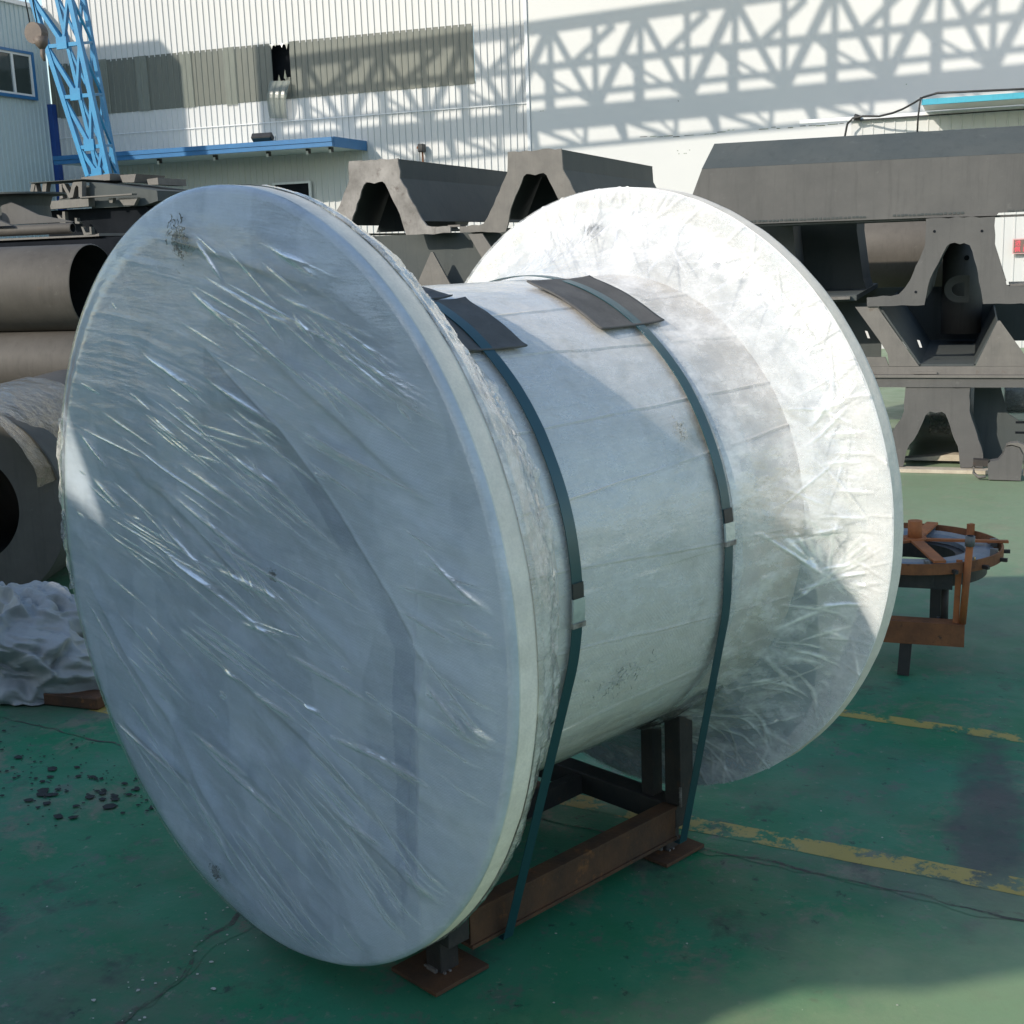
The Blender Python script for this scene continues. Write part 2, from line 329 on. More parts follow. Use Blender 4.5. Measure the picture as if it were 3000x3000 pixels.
def add_prism(bm, poly, y0, y1):
    a = [bm.verts.new((x, y0, z)) for x, z in poly]; b = [bm.verts.new((x, y1, z)) for x, z in poly]
    n = len(a)
    if n <= 4: bm.faces.new(a); bm.faces.new(b[::-1])
    else:
        for t3 in tessellate_polygon([[Vector((x, z, 0)) for x, z in poly]]): bm.faces.new([a[i] for i in t3]); bm.faces.new([b[i] for i in t3[::-1]])
    for i in range(n): bm.faces.new([a[i], b[i], b[(i + 1) % n], a[(i + 1) % n]])
def prism(name, mat, poly, y0, y1, parent=None, bevel=0.0):
    bm = bmesh.new(); add_prism(bm, poly, y0, y1)
    return from_bm(bm, name, mat, parent)
def add_bar(bm, p, q, w, h=None, up=(0, 0, 1)):
    """square bar from p to q"""
    h = h or w; p = Vector(p); q = Vector(q); t = (q - p).normalized(); up = Vector(up)
    if abs(t.dot(up)) > 0.95: up = Vector((0, 1, 0))
    s = t.cross(up).normalized(); u = s.cross(t)
    A = [bm.verts.new(p + s * a * w / 2 + u * b * h / 2) for a, b in ((-1, -1), (1, -1), (1, 1), (-1, 1))]
    B = [bm.verts.new(q + s * a * w / 2 + u * b * h / 2) for a, b in ((-1, -1), (1, -1), (1, 1), (-1, 1))]
    bm.faces.new(A[::-1]); bm.faces.new(B)
    for i in range(4): bm.faces.new([A[i], A[(i + 1) % 4], B[(i + 1) % 4], B[i]])
def bar(name, mat, p, q, w, h=None, parent=None, up=(0, 0, 1)):
    bm = bmesh.new(); add_bar(bm, p, q, w, h, up); return from_bm(bm, name, mat, parent)
def add_tube(bm, pts, r, n=10, cap=True):
    pts = [Vector(p) for p in pts]; rings = []
    for i, p in enumerate(pts):
        t = (pts[min(i + 1, len(pts) - 1)] - pts[max(i - 1, 0)]).normalized()
        up = Vector((0, 0, 1)) if abs(t.z) < 0.9 else Vector((0, 1, 0))
        s = t.cross(up).normalized(); u = s.cross(t)
        rr = r[i] if isinstance(r, (list, tuple)) else r
        rings.append([bm.verts.new(p + (s * math.cos(a) + u * math.sin(a)) * rr) for a in [2 * math.pi * j / n for j in range(n)]])
    for A, B in zip(rings, rings[1:]):
        for j in range(n): bm.faces.new([A[j], A[(j + 1) % n], B[(j + 1) % n], B[j]])
    if cap: bm.faces.new(rings[0]); bm.faces.new(rings[-1][::-1])
def tube(name, mat, pts, r, n=10, parent=None, cap=True, smooth=True):
    bm = bmesh.new(); add_tube(bm, pts, r, n, cap); o = from_bm(bm, name, mat, parent, smooth=False)
    if smooth:
        for p in o.data.polygons: p.use_smooth = len(p.vertices) == 4
    return o
def grid_mesh(name, P, mat, parent=None, closed=False, smooth=True):
    """P: (n,m,3) array; closed joins the last column with the first"""
    n, mm = P.shape[:2]; idx = np.arange(n * mm).reshape(n, mm)
    if closed: idx = np.concatenate([idx, idx[:, :1]], 1)
    q = np.stack([idx[:-1, :-1], idx[:-1, 1:], idx[1:, 1:], idx[1:, :-1]], -1).reshape(-1, 4)
    me = bpy.data.meshes.new(name); me.vertices.add(n * mm); me.vertices.foreach_set('co', P.reshape(-1).astype(np.float32))
    me.loops.add(q.size); me.polygons.add(len(q)); me.loops.foreach_set('vertex_index', q.reshape(-1).astype(np.int32))
    me.polygons.foreach_set('loop_start', np.arange(0, q.size, 4, dtype=np.int32)); me.update(calc_edges=True); me.validate()
    return link(name, me, mat, parent, smooth)
def hollow_pipe(name, label, p, q, ro, ri, mat='pipe', n=48, group=None, cat='pipe'):
    """pipe as a thing: outer shell, end ring and dark bore"""
    p = Vector(p); q = Vector(q); t = (q - p); L = t.length; t.normalize()
    root = thing(name, label, cat, p, 0, group); root.rotation_euler = t.to_track_quat('Y', 'Z').to_euler()
    A = np.linspace(0, 2 * np.pi, n + 1)[:-1]
    def ring(r, y): return np.stack([r * np.cos(A), np.full(n, y), r * np.sin(A)], -1)
    grid_mesh('pipe_wall', np.stack([ring(ro - 0.006, 0), ring(ro, 0.008), ring(ro, L / 2), ring(ro, L - 0.008), ring(ro - 0.006, L)]), mat, root, True)
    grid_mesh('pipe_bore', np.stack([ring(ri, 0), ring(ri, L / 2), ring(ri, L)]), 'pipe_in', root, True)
    grid_mesh('end_ring', np.stack([ring(ro - 0.006, 0), ring(ri, 0)]), mat, root, True, False)
    grid_mesh('end_ring', np.stack([ring(ri, L), ring(ro - 0.006, L)]), mat, root, True, False)
    return root

# ------------------------------------------------------------------ ground
n = 160
gx = np.concatenate([[-60], np.linspace(-12, 6, n), [40]]); gy = np.concatenate([[-40], np.linspace(-1, 14, n), [60]])
X, Y = np.meshgrid(gx, gy)
P = np.stack([X, Y, 0.0015 * fbm(X * 0.8, Y * 0.8, 3) - 0.0028], -1); P[..., 2] *= ((X > -11) & (X < 5) & (Y > 0) & (Y < 13)); P[..., 2] -= 0.001
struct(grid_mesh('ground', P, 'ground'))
def floor_z(x, y): return 0.0015 * fbm(x * 0.8, y * 0.8, 3) - 0.0038
def ribbon(name, mat, pts, w, z, jag=0.0, seed=0, n=160):
    pts = np.array(pts, float); seg = np.r_[0, np.cumsum(np.hypot(*np.diff(pts, axis=0).T))]
    t = np.linspace(0, seg[-1], n); x = np.interp(t, seg, pts[:, 0]); y = np.interp(t, seg, pts[:, 1])
    dx = np.gradient(x); dy = np.gradient(y); L = np.hypot(dx, dy); nx, ny = -dy / L, dx / L
    off = jag * fbm(t * 6, t * 0 + seed, seed, 5); ww = w / 2 * (1 + (0.9 if jag else 0.12) * fbm(t * 9, t * 0 + 9, seed + 5, 4))
    ww2 = w / 2 * (1 + (0.9 if jag else 0.12) * fbm(t * 9, t * 0 + 3, seed + 8, 4))
    xa, ya, xb, yb = x + nx * (off + ww), y + ny * (off + ww), x + nx * (off - ww2), y + ny * (off - ww2)
    P = np.stack([np.stack([xa, ya, floor_z(xa, ya) + z], -1), np.stack([xb, yb, floor_z(xb, yb) + z], -1)])
    return struct(grid_mesh(name, P, mat, smooth=False))
ribbon('yellow_line', 'yellow', [(-7.0, 4.78), (-0.787, 3.735), (0.189, 3.58), (4, 2.95)], 0.10, 0.0008)
ribbon('yellow_line', 'yellow', [(-1.6, 5.03), (-0.406, 4.83), (0.25, 4.72)], 0.075, 0.0008, seed=3)
ribbon('worn_strip', 'worn', [(-1.93, 1.0), (-1.90, 2.304), (-1.893, 2.8), (-1.88, 4.2)], 0.075, 0.0009, jag=0.06, seed=16, n=400)
ribbon('worn_strip', 'worn', [(-0.769, 3.575), (-0.3, 3.50), (0.19, 3.395), (4, 2.7)], 0.04, 0.0010, jag=0.04, seed=15, n=400)
ribbon('floor_joint', 'crack', [(-7, 4.55), (-3.715, 3.967), (-3.015, 3.826), (-0.769, 3.575), (-0.3, 3.50), (0.19, 3.395), (4, 2.7)], 0.010, 0.0016, jag=0.03, seed=5, n=500)
ribbon('floor_crack', 'crack', [(-1.93, 1.0), (-1.90, 2.304), (-1.893, 2.8), (-1.88, 4.2)], 0.014, 0.0016, jag=0.05, seed=6, n=400)

# debris on the floor
def scatter(name, mat, cx, cy, sx, sy, num, smin, smax, seed, rot=0):
    r = random.Random(seed); bm = bmesh.new()
    for i in range(num):
        a, b = r.gauss(0, 1) * sx, r.gauss(0, 1) * sy
        x = cx + a * math.cos(rot) - b * math.sin(rot); y = cy + a * math.sin(rot) + b * math.cos(rot); s = smin + (smax - smin) * r.random() ** 3
        kx = r.randint(5, 7); ph = r.random() * 6; vs = []
        for j in range(kx):
            an = ph + 2 * math.pi * j / kx; rr = s * (0.55 + 0.6 * r.random())
            vs.append((x + rr * math.cos(an) * 1.2, y + rr * math.sin(an)))
        A = [bm.verts.new((p[0], p[1], 0.001)) for p in vs]; B = [bm.verts.new((x + (p[0] - x) * 0.94, y + (p[1] - y) * 0.94, 0.0018 + s * 0.015)) for p in vs]
        bm.faces.new(B)
        for j in range(kx): bm.faces.new([A[j], A[(j + 1) % kx], B[(j + 1) % kx], B[j]])
    o = from_bm(bm, name, mat); o['kind'] = 'stuff'; o['label'] = 'small flakes and grit scattered over the green floor'; return o
scatter('black_flakes', 'flake', -2.85, 3.45, 0.26, 0.09, 120, 0.004, 0.024, 1, -0.1)
scatter('black_flakes', 'flake', -3.2, 3.5, 0.3, 0.2, 70, 0.003, 0.010, 2)
scatter('pale_grit', 'grit', -1.9, 2.45, 0.06, 0.5, 60, 0.002, 0.008, 3)
scatter('pale_grit', 'grit', -0.8, 3.0, 1.4, 1.1, 90, 0.001, 0.005, 4)

# ------------------------------------------------------------------ the wrapped reel
UV = (-1.657, 2.607)
reel = thing('wrapped_reel', 'huge reel with two round ends, all wrapped in white cloth and clear film', 'reel', (*UV, 0), -0.4589)
CZ, RF, RD = 1.031, 0.95, 0.684
S1, S2, S3 = 0.067, 1.397, 1.462
NA = 420
TH = np.linspace(0, 2 * np.pi, NA + 1)[:-1]
def outline(th):   # cloth makes the ends slightly out of round
    return 1 + 0.006 * np.cos(2 * th + 0.6) + 0.004 * fbm(np.cos(th) * 2 + 5, np.sin(th) * 2 + 5, 9)
def revolve(prof, name, mat, disp=None, smooth=True, out=True, na=NA):
    th = np.linspace(0, 2 * np.pi, na + 1)[:-1]
    rows = []
    for (s, r) in prof:
        rr = r * (outline(th) if out else 1.0); ss = np.full(na, float(s))
        rows.append(np.stack([rr * np.cos(th), ss, CZ + rr * np.sin(th)], -1))
    P = np.stack(rows)
    if disp is not None: P = disp(P, th)
    return grid_mesh(name, P, mat, reel, True, smooth)
def face_cloth(P, th, sgn=-1, seed=1, amp=1.0):
    u = P[..., 0]; z = P[..., 2]; a = R(-22); r = np.hypot(u, z - CZ)
    p = u * math.cos(a) + z * math.sin(a); q = -u * math.sin(a) + z * math.cos(a)
    w = np.clip((RF - r) / 0.13, 0, 1); w = w * w * (3 - 2 * w)
    h = 0.010 * fbm(p * 1.5, q * 3, seed) + 0.006 * ridge(p * 1.6, q * 7, seed + 3) + 0.003 * ridge(p * 5 + q, q * 12, seed + 7)
    if seed == 1:
        h = h - 0.012 / (1 + np.exp((r - 0.43) / 0.012))
        for (u0, z0, u1, z1, w_, a_) in ((-.83, -.10, -.42, -.45, .030, .016), (-.45, -.40, -.12, -.75, .026, .014), (-.71, -.50, -.33, -.60, .022, .012), (-.55, .30, .15, -.05, .05, .012), (.10, .62, .75, .30, .04, .010), (-.30, -.15, .55, -.45, .05, .012), (.25, -.45, .80, -.60, .035, .010), (.72, .25, .60, -.65, .02, .008), (-.2, .85, .45, .70, .03, .009)):
            L_ = math.hypot(u1 - u0, z1 - z0); c1_, s1_ = (u1 - u0) / L_, (z1 - z0) / L_; zc = z - CZ
            pp = (u - u0) * c1_ + (zc - z0) * s1_; qq = -(u - u0) * s1_ + (zc - z0) * c1_ + 0.03 * fbm(u * 3, zc * 3, 66, 2)
            tp = np.clip(np.sin(np.clip(pp / L_, 0, 1) * np.pi), 0, 1) ** 0.6; h = h + a_ * tp * np.exp(-np.where(qq > 0, qq / w_, qq / (w_ * 0.35)) ** 2)
    if sgn == -1 and seed == 1:   # stitched overlap running down to the right
        sx = np.array([-0.15, 0.236, 0.375, 0.486, 0.593, 0.70, 0.675, 0.645, 0.63]); sz = np.array([0.62, 0.397, 0.291, 0.185, 0.082, -0.04, -0.139, -0.408, -0.70])
        zz = (z - CZ); edge = np.interp(-zz, -sz, sx); e = (u - edge) + 0.006 * fbm(zz * 9, zz * 0, 55); face_cloth.sheet = 0.5 + np.clip(e / 0.01, -1, 1) * 0.5 * np.clip((0.60 - zz) / 0.1, 0, 1); face_cloth.sheet = np.where((e < 0) & (e > -0.10 - 0.05 * zz), face_cloth.sheet, np.where(e <= 0, 0.5, face_cloth.sheet)); inr = np.clip((0.60 - zz) / 0.1, 0, 1)
        h = h + inr * (0.006 / (1 + np.exp(-e / 0.004)) + 0.004 * np.exp(-((e - 0.006) / 0.008) ** 2))
    P = P.copy(); P[..., 1] += sgn * w * h * amp; return P
rs = list(np.linspace(0.0, RF - 0.02, 200)) 
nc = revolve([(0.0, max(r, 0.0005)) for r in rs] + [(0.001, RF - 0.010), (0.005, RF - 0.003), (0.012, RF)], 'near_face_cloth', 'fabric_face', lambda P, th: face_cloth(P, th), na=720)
at_ = nc.data.attributes.new('sheet', 'FLOAT', 'POINT'); at_.data.foreach_set('value', face_cloth.sheet.reshape(-1).astype(np.float32))
def rim_w(P, th):
    P = P.copy(); r = 1 + 0.0018 * fbm(th[None, :] * 14 + 0 * P[..., 0], P[..., 1] * 20, 21); P[..., 0] *= r; P[..., 2] = CZ + (P[..., 2] - CZ) * r; return P
revolve([(s, RF) for s in np.linspace(0.012, S1 - 0.006, 8)] + [(S1, RF - 0.006), (S1 + 0.001, RF - 0.06), (S1 + 0.001, RD - 0.02)], 'near_rim_cloth', 'fabric_rim', rim_w)
def far_cloth(P, th):
    P = face_cloth(P, th, -1, 40, 1.3); return P
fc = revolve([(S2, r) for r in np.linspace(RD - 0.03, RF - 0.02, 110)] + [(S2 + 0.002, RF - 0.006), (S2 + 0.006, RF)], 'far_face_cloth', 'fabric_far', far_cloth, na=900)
co = np.zeros(len(fc.data.vertices) * 3, np.float32); fc.data.vertices.foreach_get('co', co); co = co.reshape(-1, 3)
_u = co[:, 0]; _z = co[:, 2] - CZ
bz = np.array([-0.95, -0.80, -0.69, -0.57, -0.49, -0.37, -0.20, -0.10, 0.0, 0.02]); bu = np.array([0.30, 0.50, 0.61, 0.695, 0.725, 0.737, 0.735, 0.711, 0.66, 0.5])
ed = np.interp(_z, bz, bu) + 0.010 * fbm(_z * 9, _z * 0, 77)
bare = np.clip((ed - _u) / 0.006, 0, 1) * (_z < 0.0) * np.clip((_u + 0.9) / 0.3, 0, 1)
at_ = fc.data.attributes.new('bare', 'FLOAT', 'POINT'); at_.data.foreach_set('value', bare.astype(np.float32))
revolve([(s, RF) for s in np.linspace(S2 + 0.006, S3 - 0.01, 6)] + [(S3 - 0.003, RF - 0.004), (S3, RF - 0.02), (S3, 0.3), (S3, 0.001)], 'far_rim_cloth', 'fabric_rim', rim_w)
# drum with the overlapping lengthwise edges of the cloth
def drum_w(P, th):
    P = P.copy(); s = P[..., 1]; t = np.broadcast_to(th[None, :], s.shape)
    h = 0.004 * fbm(s * 2, t * 2.5, 61) + 0.0012 * ridge(s * 9, t * 3 + s * 4, 65)
    for t0, sl, aa in ((64, 0.05, 1), (50, -0.04, 1), (33, 0.03, 1), (19, 0.10, 1), (3, -0.10, 0.8), (-14, -0.12, 1), (-33, 0.1, 0.8)):
        e = (t - R(t0) - sl * (s - 0.7) - 0.008 * vnoise(s * 9, s * 0 + t0, t0 + 90) + np.pi) % (2 * np.pi) - np.pi
        h = h + aa * 0.0042 * np.clip(1 - np.abs(e - 0.004) / 0.006, 0, 1) - 0.004 * aa * np.clip(1 - np.abs(e + 0.004) / 0.004, 0, 1)
    r = 1 + h / RD; P[..., 0] *= r; P[..., 2] = CZ + (P[..., 2] - CZ) * r; return P
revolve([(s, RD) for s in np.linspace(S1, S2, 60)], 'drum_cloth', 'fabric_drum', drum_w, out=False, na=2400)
# clear film stretched over the near face
FOLDS = [(-.353,.29,.102,.166),(-.19,.287,.141,.194),(-.246,.202,.143,.08),(.069,.319,.249,.273),(-.075,.711,.112,.621),(-.326,.553,-.039,.462),(-.032,.503,.255,.413),(-.019,.822,.075,.73),(.264,.806,.448,.732),(-.676,.201,-.51,.126),(-.725,.322,-.576,.238),(-.319,.121,-.071,.003),(.302,.791,.414,.763),
 (-.312,.033,-.04,-.02),(-.079,.041,.255,.005),(.034,-.081,.213,-.079),(-.336,.05,.231,-.108),(-.257,-.435,.013,-.485),(-.814,-.153,-.401,-.472),(-.308,-.577,-.111,-.75),(.366,-.282,.575,-.288),(.279,-.232,.351,-.234),(-.071,-.225,.024,-.232),(.057,-.252,.253,-.278),(.446,-.273,.731,-.304),(.396,-.473,.548,-.495),(.601,-.515,.744,-.588),(.727,.205,.942,.086),(.714,-.076,.852,-.167),(.219,-.117,.55,-.168),(.831,-.128,.92,-.182),(-.71,-.511,-.338,-.593),(-.208,-.459,.208,-.566)]
_fr = random.Random(91)
FOLDS = [(*f, _fr.uniform(0.005, 0.010), _fr.uniform(0.0032, 0.0062)) for f in FOLDS]
for _ in range(120):
    u_, z_ = _fr.uniform(-0.8, 0.85), _fr.uniform(-0.8, 0.85)
    if math.hypot(u_, z_) > 0.85: continue
    a_ = R(-17 - 9 * (1 if z_ > 0.45 else 0) - 14 * (1 if z_ < -0.4 else 0) + _fr.gauss(0, 7)); L_ = _fr.choice((0.05, 0.1, 0.2, 0.3, 0.4)) * _fr.uniform(0.6, 1.3)
    FOLDS.append((u_, z_, u_ + L_ * math.cos(a_), z_ + L_ * math.sin(a_), _fr.uniform(0.0030, 0.0048), _fr.uniform(0.0008, 0.0020)))
for _ in range(26):      # bundles of long parallel stretch lines
    u_, z_ = _fr.uniform(-0.75, 0.6), _fr.uniform(-0.75, 0.8)
    a_ = R(-16 - 8 * (1 if z_ > 0.45 else 0) - 12 * (1 if z_ < -0.4 else 0) + _fr.gauss(0, 4)); n_ = _fr.randint(3, 7)
    for j_ in range(n_):
        du_, dz_ = _fr.gauss(0, 0.05), _fr.gauss(0, 0.028); L_ = _fr.uniform(0.12, 0.5)
        if math.hypot(u_ + du_, z_ + dz_) > 0.85: continue
        FOLDS.append((u_ + du_, z_ + dz_, u_ + du_ + L_ * math.cos(a_), z_ + dz_ + L_ * math.sin(a_), _fr.uniform(0.0030, 0.0044), _fr.uniform(0.0008, 0.0017)))
def folds(u, z, FL=None):
    h = np.zeros_like(u); m_ = np.zeros_like(u)
    wob = 0.003 * fbm(u * 3, z * 3, 401, 2)
    for (u0, z0, u1, z1, w, a) in (FL or FOLDS):
        L = math.hypot(u1 - u0, z1 - z0); c_, s_ = (u1 - u0) / L, (z1 - z0) / L
        p = (u - u0) * c_ + (z - z0) * s_; q = -(u - u0) * s_ + (z - z0) * c_ + wob
        sel = (p > 0) & (p < L) & (np.abs(q) < w * 3)
        if not sel.any(): continue
        tp = np.sin(np.pi * p[sel] / L) ** 0.7; ww = w * (0.65 + 0.35 * tp)
        g_ = np.exp(-(q[sel] / ww) ** 2) * tp
        h[sel] += a * g_; m_[sel] = np.maximum(m_[sel], g_)
    return h, m_
def film_face(P, th):
    P = P.copy(); u = P[..., 0]; z = P[..., 2]; r = np.hypot(u, z - CZ); w = np.clip((RF - r) / 0.10, 0, 1); w = w * w * (3 - 2 * w)
    a = R(-24) + 0.25 * (z - CZ) - 0.18 * u
    p = u * np.cos(a) + (z - CZ) * np.sin(a); q = -u * np.sin(a) + (z - CZ) * np.cos(a)
    msk = np.clip(fbm(p * 1.7, q * 2.2, 77, 3) * 2.4 + 0.35, 0, 1)
    h = 0.010 * msk * np.clip(ridge(p * 1.5, q * 15, 71, 3) - 0.15, 0, 2) + 0.0022 * ridge(p * 3.5, q * 45, 74, 2) * np.clip(fbm(p * 3, q * 4, 90) * 2 + .5, 0, 1)
    hf, mf_ = folds(u, z - CZ); film_face.mask = mf_ * w
    P[..., 1] -= w * (h * 0.5 + hf + 0.022) + 0.006; return P
cf = revolve([(0, max(r, 0.0006)) for r in np.linspace(0, RF - 0.012, 360)] + [(0.010, RF - 0.003), (0.014, RF + 0.001), (0.020, RF + 0.0015)], 'clear_film', 'film_face', film_face, na=1640)
at_ = cf.data.attributes.new('layers', 'FLOAT', 'POINT'); at_.data.foreach_set('value', film_face.mask.reshape(-1).astype(np.float32))
# crumpled film gathered behind the near end, down to the drum
def skirt_w(P, th, seed=101, amp=1.0):
    P = P.copy(); n_ = P.shape[0]; v = np.linspace(0, 1, n_)[:, None] * np.ones((1, P.shape[1])); t = np.broadcast_to(th[None, :], v.shape)
    w = np.sin(np.clip(v, 0, 1) * np.pi) ** 0.6
    wv = fbm(t * 4, v * 2, seed + 30, 3)
    h = (0.016 * fbm(t * 2.6, v * 1.6, seed) + 0.012 * ridge(t * 6 + 2.5 * v + wv, v * 7 + 1.5 * wv, seed + 3) + 0.007 * ridge(t * 13 - 4 * v + wv * 2, v * 18 + wv * 3, seed + 6) + 0.003 * ridge(t * 34, v * 40 + wv * 5, seed + 8)) * w * amp
    P[..., 0] += h * np.cos(t); P[..., 2] += h * np.sin(t); P[..., 1] += h * 0.6
    # ragged lower edge
    e = np.clip((v - 0.8) / 0.2, 0, 1); P[..., 1] += e * 0.05 * fbm(t * 7, t * 0, seed + 9)
    return P
def lerp_prof(pts, n):
    pts = np.array(pts); k = np.r_[0, np.cumsum(np.hypot(*np.diff(pts, axis=0).T))]; t = np.linspace(0, k[-1], n)
    return list(zip(np.interp(t, k, pts[:, 0]), np.interp(t, k, pts[:, 1])))
revolve(lerp_prof([(S1 - 0.004, RF + 0.002), (S1 + 0.006, RF + 0.002), (0.12, 0.925), (0.19, 0.86), (0.27, 0.78), (0.34, 0.715), (0.40, 0.692)], 46), 'gathered_film', 'film_skirt', skirt_w, na=900)
_fq = random.Random(17); CREASES = []
for _ in range(150):
    t_ = R(_fq.uniform(-75, 115)); r0_ = _fq.uniform(0.72, 0.90); L_ = _fq.uniform(0.05, 0.16); dt_ = _fq.gauss(0, 0.10)
    CREASES.append((r0_ * math.cos(t_), r0_ * math.sin(t_), (r0_ + L_) * math.cos(t_ + dt_), (r0_ + L_) * math.sin(t_ + dt_), _fq.uniform(0.002, 0.005), _fq.uniform(0.0008, 0.003)))
for _ in range(30):      # creases that fan out of a pinch low on the right
    a_ = R(_fq.uniform(-50, 130)); L_ = _fq.uniform(0.04, 0.13); q_ = _fq.uniform(0.0, 0.07)
    CREASES.append((0.79 + q_ * math.cos(a_), -0.13 + q_ * math.sin(a_), 0.79 + (q_ + L_) * math.cos(a_), -0.13 + (q_ + L_) * math.sin(a_), _fq.uniform(0.002, 0.005), _fq.uniform(0.001, 0.0035)))
def far_cone(P, th):
    P = P.copy(); n_ = P.shape[0]; v = np.linspace(0, 1, n_)[:, None] * np.ones((1, P.shape[1])); t = np.broadcast_to(th[None, :], v.shape)
    w = np.sin(np.clip(v, 0, 1) * np.pi) ** 0.7
    h = (0.012 * fbm(t * 3, v * 2, 131) + 0.009 * ridge(t * 8 + 2 * v + fbm(t * 3, v * 3, 144), v * 2.0, 135, 3) * np.clip(fbm(t * 2, v, 140) * 3 + 0.45, 0, 1) + 0.0012 * ridge(t * 26 + 5 * v, v * 8, 138)) * w
    hf, mf_ = folds(P[..., 0], P[..., 2] - CZ, CREASES); hf = hf * (v > 0.15); far_cone.mask = mf_ * (v > 0.15) * 0.8; h = h + hf
    P[..., 0] += h * np.cos(t); P[..., 2] += h * np.sin(t); P[..., 1] -= h; return P
ff_ = revolve(lerp_prof([(1.06, RD + 0.006), (1.16, RD + 0.020), (1.25, RD + 0.060), (1.31, RD + 0.098), (1.345, RD + 0.120), (1.368, 0.835), (1.388, 0.88), (1.390, 0.93), (1.392, RF + 0.001)], 110), 'stretched_film', 'film_far', far_cone, na=1400)
at_ = ff_.data.attributes.new('layers', 'FLOAT', 'POINT'); at_.data.foreach_set('value', far_cone.mask.reshape(-1).astype(np.float32))
def dfilm(P, th):
    P = P.copy(); s = P[..., 1]; t = np.broadcast_to(th[None, :], s.shape)
    h = 0.0025 * ridge(s * 4 + t * 2, t * 7, 151); r = 1 + (h + 0.004) / RD; P[..., 0] *= r; P[..., 2] = CZ + (P[..., 2] - CZ) * r
    return P
revolve([(s, RD) for s in np.linspace(0.40, 1.10, 60)], 'drum_film', 'film_drum', dfilm, out=False, na=700)
# loose flap of clear film at the left edge of the near face
v = np.linspace(0, 1, 40)[:, None] * np.ones((1, 24)); t = np.linspace(0, 1, 24)[None, :] * np.ones((40, 1))
th0 = R(158) + R(32) * v; rr = RF - 0.02 + t * (0.035 + 0.05 * np.sin(v * np.pi) ** 0.5 * (0.7 + 0.9 * fbm(v * 6, v * 0, 160)))
P = np.stack([rr * np.cos(th0), -0.012 + 0.02 * fbm(v * 8, t * 3, 163) + 0.03 * t, CZ + rr * np.sin(th0)], -1)
grid_mesh('film_flap', P, 'film_skirt', reel)
# holes rubbed through the cloth (small torn patches)
M['tear'] = mat_simple('frayed_hole', (0.27, 0.275, 0.26), (0.12, 0.12, 0.115), 90, 0.9, spec=0.1)
M['thread'] = mat_simple('frayed_thread', (0.42, 0.43, 0.40), (0.2, 0.2, 0.18), 90, 0.8, spec=0.2)
def tear(u, z, s, r, seed, th=None, asp=0.9):
    rr = random.Random(seed)
    def pt(a, b, lift):
        if th is None: return Vector((u + a, s - lift, z + b))
        t0 = th + a / RD; rad = RD + 0.009 + lift; return Vector((rad * math.sin(t0), s + b, CZ + rad * math.cos(t0)))
    for nm, mat, num, wmin in (('torn_patch', 'tear' if th is None else 'thread', 60 if th is None else 26, 0.0012 if th is None else 0.0008), ('torn_threads', 'thread', 46 if th is None else 20, 0.0007)):
        bm = bmesh.new()
        for i in range(num):
            sg_ = 0.32 if nm == 'torn_patch' else 0.5
            a, b = rr.gauss(0, 1) * r * sg_, rr.gauss(0, 1) * r * sg_ * asp; an = rr.random() * 6.28; L = r * (0.08 + 0.28 * rr.random()); w = wmin * (1 + rr.random())
            pts = []
            for q in range(4): pts.append(pt(a, b, 0.001 + 0.004 * rr.random())); an += rr.uniform(-0.8, 0.8); a += L * math.cos(an) / 3; b += L * math.sin(an) / 3
            for p0, p1 in zip(pts, pts[1:]): add_bar(bm, p0, p1, w, w)
        o_ = from_bm(bm, nm, mat, reel); o_['kind'] = 'stuff'
for a in ((-0.107, 1.862, -0.024, 0.060, 1), (-0.107, 1.855, -0.024, 0.035, 2), (0.185, 1.092, -0.024, 0.016, 3), (-0.205, 0.215, -0.022, 0.028, 4)): tear(*a)
tear(-0.082, 1.86, 1.385, 0.04, 5)
tear(0, 0, 0.93, 0.03, 6, th=R(63)); tear(0, 0, 0.66, 0.07, 7, th=R(113), asp=1.6)

